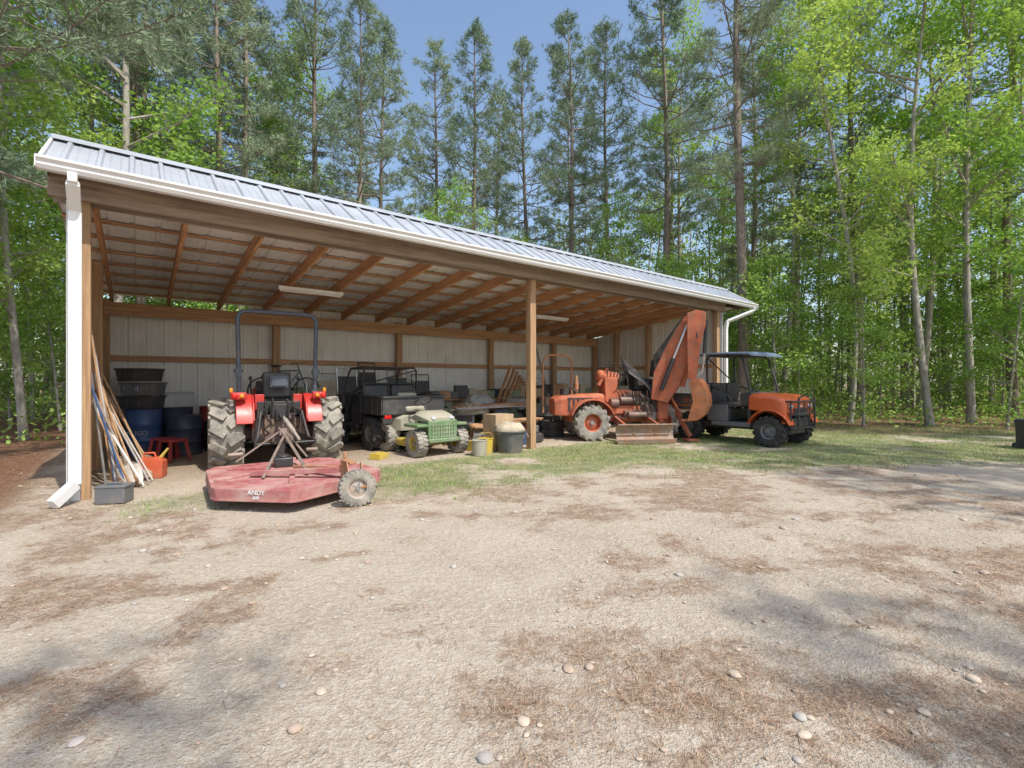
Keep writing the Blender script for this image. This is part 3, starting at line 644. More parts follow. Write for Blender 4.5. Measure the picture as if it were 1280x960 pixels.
# ------------------------------------------------------------------ backhoe machine
def backhoe():
    T=thing('backhoe','weathered orange trencher tractor with raised backhoe arm and dozer blade','backhoe',(2.80,12.0,0),math.radians(8))
    def wh(x,y,s,r): 
        w=wheel(T,(x,y,r),r,.30,r*.48,ORGD,s,TYRE,'chev',14,.035);w.rotation_euler=(0,0,math.radians(90))
    for x,y in((-1.0,-.50),(-1.0,.60),(.85,-.30),(.85,.60)): wh(x,y,-1 if y<0 else 1,.43)
    g=G();g.box((-.1,.05,.52),(2.7,.55,.2));g.box((-.1,-.2,.72),(1.0,.3,.2));part('frame',g,ORGD,T,bevel=.015)
    def rx(x,w,z0,z1): return [(x,-w,z0),(x,-w,z1-.08),(x,-w+.08,z1),(x,w-.08,z1),(x,w,z1-.08),(x,w,z0)]
    g=G();g.loft([rx(-1.85,.30,.6,.98),rx(-1.7,.36,.58,1.06),rx(-.75,.38,.58,1.12),rx(-.62,.36,.58,1.1)]);part('engine_cowl',g,ORGD,T,bevel=.02)
    g=G()
    for i in range(7): g.box((-1.5+i*.11,-.372,.86),(.05,.02,.26))
    g.box((-1.5+.33,-.366,.71),(.74,.02,.03));g.box((-1.5+.33,-.366,1.0),(.74,.02,.03))
    part('louvre',g,BLK,T)
    g=G();g.cyl((-1.2,.1,1.1),(-1.2,.1,1.55),.035);g.cyl((-1.2,.1,1.2),(-1.2,.1,1.4),.06);part('exhaust',g,RUST,T)
    g=G();g.cyl((-1.55,-.1,1.08),(-1.55,-.1,1.22),.11,n=16);g.tube([(-1.55,-.1,1.2),(-1.4,-.15,1.28),(-1.25,-.1,1.12)],.03);part('air_filter',g,BLK,T)
    for y in(-.5,.6):
        g=G();o=arc(-1.0,.43,.56,20,160,10);i=arc(-1.0,.43,.53,160,20,10);g.prism(o+i,'y',y-.17,y+.17);part('fender',g,ORGD,T,bevel=.006)
    g=G();g.box((-.1,.05,.9),(.9,.75,.05));part('platform',g,ORGD,T,bevel=.006)
    g=G();g.box((.1,-.28,.98),(.5,.22,.22));g.cyl((-.25,-.36,.95),(.15,-.36,.95),.09);g.cyl((.25,-.36,1.0),(.55,-.36,1.0),.07);g.box((.65,-.3,.9),(.2,.24,.4));g.cyl((-.5,-.38,.88),(-.3,-.38,.88),.12)
    for i in range(6): g.box((-.05+i*.06,-.4,1.12),(.035,.08,.10))
    g.box((.3,-.2,.62),(.9,.5,.16));g.cyl((-.1,-.5,.6),(.35,-.5,.6),.08);g.cyl((.45,-.48,.75),(.45,-.3,.75),.13)
    part('hydraulic_block',g,mat('oily_metal',(.16,.11,.09),.5,.2,var=.4,dirt=.5,dcol=(.3,.16,.1)),T,bevel=.01)
    g=G();g.box((-.42,0,1.2),(.32,.5,.6));g.cyl((-.66,-.1,1.55),(-.2,-.1,1.5),.14,.12,18);g.ell((-.66,-.1,1.55),(.1,.14,.14));g.cyl((-.72,-.15,1.3),(-.5,-.2,1.72),.05,.04);g.box((-.1,0,1.05),(.4,.45,.3));part('control_console',g,ORGD,T,bevel=.02)
    for i in range(8):
        x=-.5+i*.07 if i<5 else .35+i*.07
        g=G();g.cyl((x,-.2,1.3),(x+.03*i-.02,-.26,1.82),.010,n=6);g.ell((x+.03*i-.02,-.26,1.83),(.022,.022,.03),8,6);part('lever',g,BLK,T)
    g=G();g.tube([(-.1+.16*math.cos(a*.2618),.05+.16*math.sin(a*.2618),1.55+.04*math.cos(a*.2618)) for a in range(24)],.013,8,True);g.beam((-.25,.05,1.55),(.05,.05,1.55),.02,.015);g.cyl((-.1,.05,1.55),(-.25,.05,1.35),.018)
    part('steering_wheel',g,BLK,T)
    g=G();g.box((.42,.05,1.25),(.42,.46,.12));g.box((.24,.05,1.5),(.1,.44,.42),(0,-.15,0));g.box((.42,.05,1.05),(.3,.3,.35));part('seat',g,BLKP,T,bevel=.04)
    g=G();g.box((.80,.25,1.45),(.36,.4,.1));g.box((.92,.25,1.75),(.1,.4,.45),(0,.15,0));g.cyl((.80,.25,.9),(.80,.25,1.4),.06)
    part('seat',g,BLKP,T,bevel=.04)
    g=G()
    for k in range(13):
        y=-.34+.045*k;a=.10+.035*k
        g.tube([(-.3+k*.04,y,1.3),(-.05,y-.14,1.5+a),(.3,y-.25,1.25+a*.8),(.6,y*.5-.3,1.05+.02*k),(.8,-.42,1.2),(1.0,-.55+.02*k,1.5)],.018,6)
    for k in range(6): g.tube([(.0+.10*k,-.3,1.1),(.1+.10*k,-.5,1.0),(.15+.12*k,-.50,.7),(.3+.1*k,-.3,.6)],.017,6)
    part('hydraulic_hose',g,BLK,T)
    g=G();g.box((.95,0,.62),(.5,.6,.35));g.box((.78,-.42,.85),(.26,.26,.7));g.cyl((.76,-.45,.4),(.76,-.45,1.25),.09,n=16)
    for s in(-1,1):
        g.beam((1.15,s*.35,.75),(1.25,s*.95,.12),.08,.1);g.box((1.25,s*.97,.04),(.28,.28,.05));g.cyl((1.15,s*.2,1.0),(1.2,s*.65,.55),.035)
    part('swing_frame',g,ORGD,T,bevel=.015)
    BL=(.70,-.48,0);BR=(0,0,math.radians(-30))
    def sh(pp): return [(a-1.45,b) for a,b in pp]
    def q(p): return (p[0]-1.45,p[1],p[2])
    # broad welded boom with plated sides
    outer=[(1.28,.98),(1.66,.90),(1.92,1.30),(2.10,1.85),(2.36,2.72),(2.34,2.88),(2.22,2.98),(2.04,2.92),(1.66,2.28),(1.34,1.62)]
    g=G()
    for y in(-.15,.09): g.prism(sh(outer),'y',y-.018,y+.018)
    g.prism(sh([(1.36,1.06),(1.62,1.0),(1.86,1.38),(2.04,1.92),(2.28,2.70),(2.16,2.84),(1.74,2.26),(1.42,1.6)]),'y',-.12,.06)
    for a,b in zip(outer[1:5],outer[2:6]): g.beam((a[0]-1.45,-.03,a[1]),(b[0]-1.45,-.03,b[1]),.23,.02)
    for a,b in zip(outer[7:9],outer[8:10]): g.beam((a[0]-1.45,-.03,a[1]),(b[0]-1.45,-.03,b[1]),.23,.02)
    for x,z in((1.50,1.15),(1.68,1.55),(1.88,2.05),(2.16,2.80)): g.cyl(q((x,-.19,z)),q((x,.13,z)),.05,n=14)
    part('boom',g,ORGD,T,BL,BR,bevel=.008)
    g=G();g.cyl(q((1.52,-.23,1.2)),q((1.80,-.23,1.95)),.05,n=14);part('hydraulic_cylinder',g,BLK,T,BL,BR)
    g=G();g.cyl(q((1.80,-.23,1.95)),q((2.10,-.23,2.72)),.026,n=10);part('cylinder_rod',g,LENS,T,BL,BR)
    g=G()
    for k in range(6): g.tube([q((1.4,-.12+.04*k,1.5)),q((1.34+.03*k,-.20,2.0)),q((1.78,-.20+.03*k,2.6)),q((2.05,-.2,2.98)),q((2.28,-.3,2.9)),q((2.32,-.38,2.4))],.014,6)
    part('hydraulic_hose',g,BLK,T,BL,BR)
    g=G();g.prism(sh([(2.10,2.98),(2.30,3.04),(2.50,2.98),(2.50,2.70),(2.38,2.2),(2.30,1.45),(2.12,1.45),(2.10,2.2)]),'y',-.37,-.21);part('dipper',g,ORGD,T,BL,BR,bevel=.012)
    g=G();g.cyl(q((2.52,-.29,2.8)),q((2.47,-.29,2.05)),.042);part('hydraulic_cylinder',g,BLK,T,BL,BR)
    g=G();g.cyl(q((2.47,-.29,2.05)),q((2.42,-.29,1.6)),.022);g.beam(q((2.42,-.29,1.62)),q((2.2,-.29,1.42)),.06,.05);part('bucket_link',g,STEEL,T,BL,BR)
    CB=(1.33,-1.10,0);CR=(0,0,math.radians(-40))
    g=G();prof=[(-.12,1.36),(-.04,1.46),(.08,1.46),(.19,1.33),(.27,1.10),(.28,.86),(.20,.66),(.05,.53),(-.16,.50)]
    for y in(-.22,.22): g.prism(prof+[(-.12,.66),(-.04,.95)],'y',y-.012,y+.012)
    for a,b in zip(prof[:-1],prof[1:]): g.beam((a[0],0,a[1]),(b[0],0,b[1]),.46,.02,(1,0,.01) if abs(a[0]-b[0])<.05 else (0,0,1))
    for y in(-.13,.13): g.prism([(.04,1.46),(.21,1.34),(.30,1.10),(.31,.86),(.27,.86),(.26,1.10),(.17,1.32),(.04,1.44)],'y',y-.02,y+.02)
    for i in range(4): g.box((-.23,-.17+i*.113,.505),(.16,.045,.03),(0,.12,0))
    g.cyl((-.02,-.25,1.38),(-.02,.25,1.38),.035)
    part('bucket',g,BUCK,T,CB,CR,bevel=.006)
    g=G();pr=arc(-1.60,.26,.40,-33,33,8);pi=arc(-1.615,.26,.40,33,-33,8)
    g.prism([((p[0]+1.22)*1.9-1.0-.12,p[1]*.92) for p in pr+pi],'x',-.62,.74)
    g.box((.06,-1.26,.06),(1.38,.02,.11),(.3,0,0));g.box((.06,-1.27,.44),(1.38,.03,.025))
    for x in(-.2,.3): g.box((x,-1.10,.25),(.03,.06,.34))
    part('dozer_blade',g,BLADE,T,bevel=.003)
    for x in(-.35,.45): g=G();g.beam((x,-1.08,.25),(x,-.2,.5),.08,.1);g.beam((x,-1.08,.38),(x,-.25,.55),.05,.05);part('push_arm',g,ORGD,T,bevel=.006)
    r=[(-1.95,.55,.6),(-1.95,.55,1.9),(-1.88,.55,2.03),(-1.75,.55,2.08),(-1.4,.55,2.08),(-1.27,.55,2.03),(-1.2,.55,1.9),(-1.2,.55,.7)]
    g=G();g.tube(r,.028,8);part('roll_bar',g,RUST,T)
    lettering('DITCH WITCH',.12,DECAL,T,(-.15,-.232,.52),(math.radians(90),0,0))
backhoe()
# ------------------------------------------------------------------ shed clutter
def drum(m,label,u,v,text=None,h=.88):
    g=G();g.lathe([(.01,.0),(.285,0),(.29,.02),(.285,.04),(.285,h*.31),(.297,h*.33),(.285,h*.35),(.285,h*.64),(.297,h*.66),(.285,h*.68),(.285,h-.03),(.295,h-.01),(.28,h),(.27,h-.015),(.01,h-.015)],(0,0,0),(0,0,1),28)
    o=solo('drum',g,m,label,'drum',S(u,v),smooth=40,group='drums standing in the shed')
    if text: lettering(text,.11,DECG,o,(.10,-.279,h*.5),(math.radians(90),0,.35))
drum(BLUE,'blue steel drum with pale lettering on dirt floor',.62,3.9,'RUGO');drum(DBLUE,'dark navy steel drum on dirt floor',1.15,4.25);drum(RDRUM,'dull red steel drum on dirt floor',1.85,4.5)
drum(DBLUE,'dark navy steel drum on dirt floor',2.5,4.55);drum(DBLUE,'dark navy steel drum on dirt floor',1.25,3.6,h=.75)
for z,dx,m in((0,0,BLKP),(.26,.02,LGREYD),(.52,-.03,BLKP)):
    g=G();g.loft([[(x*w,y*w,q_) for x,y in((-.3,-.22),(.3,-.22),(.3,.22),(-.3,.22))] for q_,w in((0,.9),(.21,1),(.215,1.06),(.245,1.06))])
    for k in range(6): g.box((-.22+k*.09,-.215,.11),(.02,.02,.16))
    o=solo('storage_bin',g,m,'black stacked storage bin sitting on the drum','storage bin',S(.6+dx,3.95,.885+z),(0,0,A-.5+dx*3),.01,group='storage bins stacked on drum')
    if z==.26: lettering('4',.16,DECG,o,(0,-.236,.11),(math.radians(90),0,0))
g=G();g.box((0,0,.14),(.5,.36,.28));g.box((0,0,.29),(.54,.4,.03));solo('storage_bin',g,LGREY,'grey lidded storage bin on dark drum','storage bin',S(1.15,4.25,.885),(0,0,A+.2),.02)
tools=[('shovel',.55,.45,.06,1.1,1.55,WZ),('rake',.45,.70,.05,1.3,1.75,WZ),('broom',.62,.95,.07,1.5,1.5,WZ),('shovel',.38,1.1,.05,1.6,1.6,WZ),('hoe',.52,.62,.06,.5,1.35,STEEL),('pole',.33,.38,.06,.9,1.95,LGREY),('pole',.70,.72,.1,1.7,1.25,STEEL),('rake',.42,.30,.04,.35,1.5,BLUE),('pole',.28,.55,.05,.7,2.1,WZ),('shovel',.75,1.25,.08,1.9,1.4,WZ),('pole',.60,.35,.06,.7,1.15,DECAL),('pole',.5,.85,.06,1.4,1.3,RUST),('hoe',.35,.9,.05,1.15,1.85,WZ),('pole',.22,.42,.05,.5,1.65,GREY),('shovel',.48,.28,.05,.55,1.2,WZ),('pole',.66,.55,.1,1.2,1.3,GREY),('pole',.4,.5,.07,1.0,1.5,STEEL),('rake',.7,1.0,.1,1.9,1.55,WZ),('pole',.3,.7,.05,1.3,1.75,BLUE)]
for(nm,u,v,u2,v2,z2,m)in tools:
    a=Vector((0,0,.03));b=Vector(S(u2,v2,z2))-Vector(S(u,v,0));d=(b-a).normalized()
    lab={'shovel':'long-handled shovel leaning on the shed wall','rake':'long-handled garden rake leaning on shed wall','broom':'push broom leaning on shed wall','hoe':'garden hoe leaning on the shed wall','pole':'long thin pole leaning on the shed wall'}[nm]
    T=thing(nm,lab,'tool' if nm!='pole' else 'pole',S(u,v),0,'long tools leaning by the shed corner')
    g=G();g.cyl(a,b,.013 if nm!='pole' else .014,n=8);part('handle' if nm!='pole' else 'shaft',g,m,T)
    x,y,_=basis(d)
    g=G()
    if nm=='shovel':
        g.loft([[tuple(a+d*t+x*(w*cx)+y*(cy*.03)) for cx,cy in((-1,0),(-.5,-1),(.5,-1),(1,0),(.5,-.7),(-.5,-.7))] for t,w in((-.0,.02),(.06,.08),(.2,.11),(.3,.10),(.34,.03))]);part('blade',g,STEEL,T)
    elif nm=='rake':
        g.beam(a+d*.06-x*.2,a+d*.06+x*.2,.02,.02)
        for i in range(11): p=a+d*.06+x*(-.2+.04*i);g.cyl(p,p+y*.06-d*.02,.004,n=5)
        g.cyl(a+d*.2,a+d*.06,.012);part('rake_head',g,RUST,T)
    elif nm=='broom':
        g.beam(a+d*.1-x*.2,a+d*.1+x*.2,.05,.04);g.beam(a+d*.05-x*.2,a+d*.05+x*.2,.06,.08);part('bristles',g,TAN,T)
    elif nm=='hoe':
        g.box(a+d*.03,(.16,.02,.1),(.3,0,.4));part('blade',g,STEEL,T)
T=thing('fuel_can','red plastic fuel can on the dirt floor','fuel can',(-5.25,7.0,0),.3)
g=G();g.loft([[(x*w,y*w2,z) for x,y in((-.16,-.1),(.16,-.1),(.16,.1),(-.16,.1))] for z,w,w2 in((0,.95,.95),(.03,1,1),(.24,1,1),(.3,.7,.8))]);g.tube([(-.1,0,.28),(-.09,0,.36),(.03,0,.36),(.05,0,.29)],.016);part('body',g,mat('red_plastic',(.55,.10,.04),.4,var=.1,dirt=.4),T,bevel=.02)
g=G();g.cyl((.1,0,.28),(.2,0,.42),.025,.015);part('spout',g,YEL,T)
g=G();g.box((0,0,.09),(.30,.2,.18));g.box((0,0,.19),(.32,.21,.03));g.box((0,0,.22),(.16,.02,.03));solo('battery_box',g,LGREYD,'small dark grey battery box sitting on the sand','box',(-4.62,5.58,0),(0,0,.2),.012)
for i,(x,y,r) in enumerate(((-6.35,8.75,.3),(-6.0,8.5,1.2))):
    T=thing('stool','faded red plastic stool on the dirt floor','stool',(x,y,0),r,'red plastic stools in the shed')
    g=G();g.box((0,0,.36),(.34,.34,.04));part('seat',g,RDRUM,T,bevel=.02)
    for sx in(-1,1):
        for sy in(-1,1): g=G();g.beam((sx*.13,sy*.13,.35),(sx*.18,sy*.18,0),.05,.05);part('leg',g,RDRUM,T,bevel=.008)
def chair(u,v,r,m,m2,tall=1.0,z=0):
    T=thing('lawn_chair','folding metal lawn chair standing near shed wall','chair',S(u,v,z),A+r,'lawn chairs stored in the shed')
    g=G()
    for s in(-1,1):
        g.tube([(s*.26,-.25,0),(s*.26,-.2,.42),(s*.26,.25,.45*tall)],.014);g.tube([(s*.26,.3,0),(s*.26,.15,.45),(s*.26,.3,1.0*tall)],.014);g.tube([(s*.27,-.2,.65),(s*.27,.2,.66)],.018);g.cyl((s*.26,-.2,.42),(s*.27,-.2,.65),.012)
    g.cyl((-.26,.3,1.0*tall),(.26,.3,1.0*tall),.014);part('frame',g,m,T)
    g=G();g.box((0,.0,.44),(.5,.42,.02));part('seat',g,m2,T)
    g=G();g.box((0,.24,.75*tall),(.5,.02,.45),(-.22,0,0));part('backrest',g,m2,T)
for a in((3.6,4.3,.3,LENS,OLIVE,1.4),(4.2,4.5,-.2,GREY,TAN,1.6),(4.8,4.45,.1,LENS,BLKP,1.75),(5.4,4.5,.3,BLK,BLKP,1.9),(5.95,4.2,-.3,GREY,BLKP,1.7),(6.5,4.5,.2,LENS,OLIVE,1.5),(6.9,4.6,-.1,BLK,BLKP,1.6)): chair(*a)
def bike(u,v,r,z=0):
    T=thing('bicycle','old bicycle leaning against the shed back wall','bicycle',S(u,v,z),A+r,'bicycles stored in the shed')
    for x in(-.5,.5):
        g=G();g.tube([(x+.31*math.cos(a*.2094),0,.33+.31*math.sin(a*.2094)) for a in range(30)],.018,6,True)
        for k in range(10): a=k*.314;g.cyl((x+.3*math.cos(a),0,.33+.3*math.sin(a)),(x-.3*math.cos(a),0,.33-.3*math.sin(a)),.002,n=4)
        part('wheel',g,TYRE2,T)
    g=G()
    for a,b in(((-.5,0,.33),(-.15,0,.8)),((-.5,0,.33),(-.05,0,.3)),((-.05,0,.3),(-.17,0,.88)),((-.05,0,.3),(.32,0,.78)),((-.15,0,.8),(.3,0,.82)),((.28,0,.95),(.5,0,.33))): g.cyl(a,b,.016,n=8)
    part('frame',g,NAVY,T)
    g=G();g.tube([(.22,-.28,.98),(.28,-.1,1.0),(.28,.1,1.0),(.22,.28,.98)],.013);part('handlebar',g,GREY,T)
    g=G();g.ell((-.2,0,.92),(.13,.06,.03));part('saddle',g,BLKP,T)
bike(3.0,4.55,-.08,.0);bike(3.3,4.7,.1,.85)
def boxx(u,v,z,d,m,r,lab,nm='cardboard_box',cat='box'):
    g=G();g.box((0,0,d[2]/2),d);g.box((0,0,d[2]+.004),(d[0]*.98,d[1]*.15,.006));g.box((0,-d[1]/2-.003,d[2]*.6),(d[0]*.4,.004,d[2]*.3));solo(nm,g,m,lab,cat,S(u,v,z),(0,0,A+r),.008)
bx='brown cardboard box stacked with stored goods in shed'
for a in((6.2,3.2,0,(.6,.5,.5),CARD,.1),(6.85,3.4,0,(.5,.5,.65),CARD,-.2),(6.3,3.2,.5,(.5,.4,.3),CARD,.3),(7.5,3.5,0,(.7,.5,.55),CARD,.0),(7.55,3.5,.55,(.6,.4,.25),CARD,.15),(8.3,3.9,0,(.6,.5,.8),CARD,.2),(7.2,2.1,0,(.55,.4,.35),CARD,.4),(8.0,2.3,0,(.6,.45,.45),CARD,-.1),(11.4,4.3,0,(.8,.6,.9),CARD,0),(12.2,4.3,0,(.7,.6,.6),CARD,.2),(6.1,1.5,0,(.4,.35,.3),CARD,.5)): boxx(*a,bx)
tl='lidded plastic storage tote among stacked shed goods'
for a in((6.9,2.7,0,(.7,.5,.3),OLIVE,.2),(6.9,2.7,.31,(.6,.45,.28),LGREY,.0),(3.95,3.4,0,(.6,.5,.5),BLKP,.3),(7.0,3.95,0,(.6,.5,.85),LGREYD,.1),(8.0,3.0,.0,(.6,.45,.5),GRN,-.2),(8.7,2.3,0,(.5,.4,.4),BLUE,.2),(9.1,3.2,0,(.7,.5,.6),BLKP,.1),(9.2,3.2,.61,(.6,.4,.3),LGREY,.4),(9.9,3.9,0,(.6,.5,.9),DBLUE,.0),(10.6,4.2,0,(.6,.5,.7),OLIVE,.2),(13.0,3.0,0,(.6,.5,.5),BLKP,.3),(5.95,2.9,0,(.5,.4,.85),LGREYD,.1),(1.9,3.9,0,(.5,.4,.6),BLKP,.3),(2.4,3.9,0,(.5,.4,.45),BLKP,-.2),(3.3,4.1,0,(.5,.4,.8),BLKP,.1)): boxx(*a,tl,'storage_tote','tote')
for i in range(22):
    u=7.0+i*.31;dx=rnd.uniform(.3,.55);h=rnd.uniform(.18,.42)
    m=rnd.choice((BLKP,DBLUE,CARD,LGREYD,OLIVE,BLKP,RUST,TAN,GRN))
    if m is CARD: boxx(u,4.3,.92,(dx,.35,h),m,rnd.uniform(-.4,.4),bx)
    else: boxx(u,4.3,.92,(dx,.35,h),m,rnd.uniform(-.4,.4),tl,'storage_tote','tote')
for i in range(14):
    u=6.0+rnd.random()*3.6;v=1.7+rnd.random()*1.7;h=rnd.uniform(.12,.35);m=rnd.choice((BLKP,RUST,LGREYD,OLIVE,STEEL,DBLUE))
    boxx(u,v,rnd.choice((0,.46,.5)),(rnd.uniform(.2,.5),rnd.uniform(.15,.35),h),m,rnd.uniform(-1,1),'worn metal parts box among stacked shed goods','parts_box','box')
T=thing('shelf','long low wooden storage shelf along shed back wall','shelf',S(7.0,4.3),A)
for z in(.45,.895):
    g=G();g.box((3.3,0,z),(7.0,.6,.03));part('shelf_board',g,WX,T)
for k in range(6):
    for y in(-.27,.27): g=G();g.box((-.15+k*1.38,y,.46),(.06,.05,.92));part('leg',g,WZ,T)
boxx(6.0,.55,0,(.35,.28,.2),YEL,.3,'yellow plastic crate on the ground','plastic_crate','crate')
boxx(4.0,.75,0,(.30,.22,.10),YEL,.6,'yellow plastic crate on the ground','plastic_crate','crate')
def heap(u,v,z,r,m,lab,nm='tarp',cat='tarp',j=.16):
    g=G();g.ell((0,0,0),r,22,12,j);g.v=[(p[0],p[1],max(p[2],-.02)) for p in g.v];solo(nm,g,m,lab,cat,S(u,v,z),(0,0,A),0,50)
ol='crumpled olive tarp heaped over stored things';tn='crumpled tan canvas sheet heaped in shed'
heap(6.3,2.4,.02,(.6,.45,.70),OLIVE,ol);heap(7.3,2.75,.6,(.45,.4,.25),TAN,tn);heap(5.95,2.0,.02,(.4,.35,.55),TAN,tn);heap(8.6,3.0,.02,(.6,.5,.6),OLIVE,ol);heap(12.9,3.9,.02,(.7,.6,.9),OLIVE,ol);heap(8.1,3.6,.8,(.5,.35,.25),LGREY,'crumpled grey sheet draped over stored things');heap(6.6,3.0,.6,(.4,.3,.25),OLIVE,ol)
for (u,v,z,ti) in((8.9,1.5,0,0),(8.9,1.5,.2,0),(3.2,3.6,0,0),(10.0,2.8,0,0),(10.0,2.8,.2,0),(10.0,2.8,.4,0),(7.75,1.0,0,0)):
    g=G();g.lathe([(.17,.03),(.20,0),(.30,0),(.33,.04),(.335,.1),(.33,.16),(.30,.2),(.20,.2),(.17,.17),(.19,.1)],(0,0,0),(0,0,1),30,closed=True)
    for i in range(24):
        a=i*math.pi/12;g.box((.335*math.cos(a),.335*math.sin(a),.1),(.02,.035,.15),(0,0,a))
    solo('spare_tyre',g,TYRE2,'old spare tyre lying flat in the shed','tyre',S(u,v,z),group='spare tyres stacked in the shed')
def bucket(u,v,c,z=0,lab='small plastic bucket among things on ground'):
    g=G();g.lathe([(.01,0),(.13,0),(.15,.28),(.16,.29),(.14,.3),(.12,.02),(.01,.02)],(0,0,0),(0,0,1),20);g.tube([(-.15,0,.28),(-.1,0,.4),(.1,0,.4),(.15,0,.28)],.005);solo('bucket',g,c,lab,'bucket',S(u,v,z),(0,0,rnd.random()*3),0)
for a in((5.65,-.05,CREAM),(5.9,.1,YEL),(6.75,1.2,LGREY),(6.35,.95,DECAL),(7.6,1.9,CREAM),(8.4,1.6,DECAL),(7.4,.75,BLUE),(8.2,2.9,CREAM,.0),(9.4,2.2,YEL)): bucket(*a)
g=G();g.box((0,0,.12),(.5,.24,.24));g.prism([(-.12,.24),(.12,.24),(.06,.32),(-.06,.32)],'x',-.25,.25);g.tube([(-.1,0,.32),(-.09,0,.37),(.09,0,.37),(.1,0,.32)],.01);solo('toolbox',g,RED,'red metal toolbox beside the boxes','toolbox',S(7.9,1.5),(0,0,A+.3),.01)
for i in range(9):
    g=G();g.cyl((-1.2+.08*i,0,0),(1.2,.05*i-.2,.05),.018+.004*(i%3),n=8);solo('pipe',g,(STEEL,LGREY,RUST)[i%3],'long thin pipe lying on stored goods','pipe',S(7.6+.05*i,2.3+.09*i,.72+.02*(i%3)),(0,0,A+.15*math.sin(i*2.1)),group='pipes lying in the shed')
T=thing('ladder','aluminium ladder leaning against shed back wall','ladder',S(11.0,3.8),A)
g=G()
for s in(-1,1): g.beam((s*.2,0,0),(s*.2,.95,2.6),.03,.08)
for i in range(8): g.cyl((-.2,.11+i*.11,.3+i*.3),(.2,.11+i*.11,.3+i*.3),.014)
part('frame',g,STEEL,T)
for i in range(9):
    g=G();g.beam((0,0,.02),(.9+.05*i,.45,1.9-.10*i),.10,.04);solo('plank',g,WY,'weathered board leaning on shed back wall','board',S(8.6+.18*i,3.9),(0,0,A-.3+.1*i),.003,group='boards leaning in the shed')
for i in range(10):
    g=G();g.box((0,0,.02),(2.3-.12*i,.14,.035));solo('plank',g,WX,'bare lumber board lying across stored boxes','board',S(7.3+.05*i,1.25+.16*(i%4),.40+.04*(i//4)),(0,0,A+.25-.03*i),.003,group='boards lying in the shed')
for du in(-.7,.7):
    T=thing('sawhorse','low wooden sawhorse holding boards','sawhorse',S(7.35+du,1.45+du*.25),A+math.radians(14)+math.pi/2)
    g=G();g.box((0,0,.37),(.7,.09,.06));part('top_rail',g,WX,T)
    for sx in(-1,1):
        for sy in(-1,1): g=G();g.beam((sx*.28,0,.37),(sx*.32,sy*.16,0),.05,.03);part('leg',g,WZ,T)
T=thing('tub','dark grey plastic tub on ground by timber post','tub',S(6.38,-.05),0)
g=G();g.lathe([(.01,.0),(.24,0),(.31,.40),(.335,.41),(.335,.43),(.29,.43),(.225,.03),(.01,.03)],(0,0,0),(0,0,1),26);part('body',g,mat('dark_tub',(.09,.095,.10),.6,var=.2,dirt=.4),T)
g=G();g.tube([(.33,0,.38),(.37,.03,.3),(.37,-.03,.3),(.33,0,.38)],.008);part('handle',g,GREY,T)
g=G();g.ell((0,0,0),(.31,.27,.16),20,10,.12);solo('sack',g,TAN,'tan feed sack piled in the tub','sack',S(6.38,-.05,.44),(0,0,.4),0,60)
boxx(6.62,.22,.0,(.34,.3,.5),CREAM,.3,'cream plastic jug crate beside the timber post','plastic_jug','jug')
boxx(6.5,.5,.0,(.5,.4,.72),CARD,.1,bx)
g=G();g.loft([[(x*w,y*w,z) for x,y in((-.3,-.2),(.3,-.2),(.3,.2),(-.3,.2))] for z,w in((0,.95),(.5,1),(.52,1.06),(.6,1.04),(.63,.9))]);g.box((0,-.21,.4),(.5,.02,.03));g.cyl((-.3,.2,.06),(.3,.2,.06),.06);solo('storage_chest',g,BLKP,'black lidded storage chest beside the woods','chest',(10.95,10.0,0),(0,0,.2),.02)
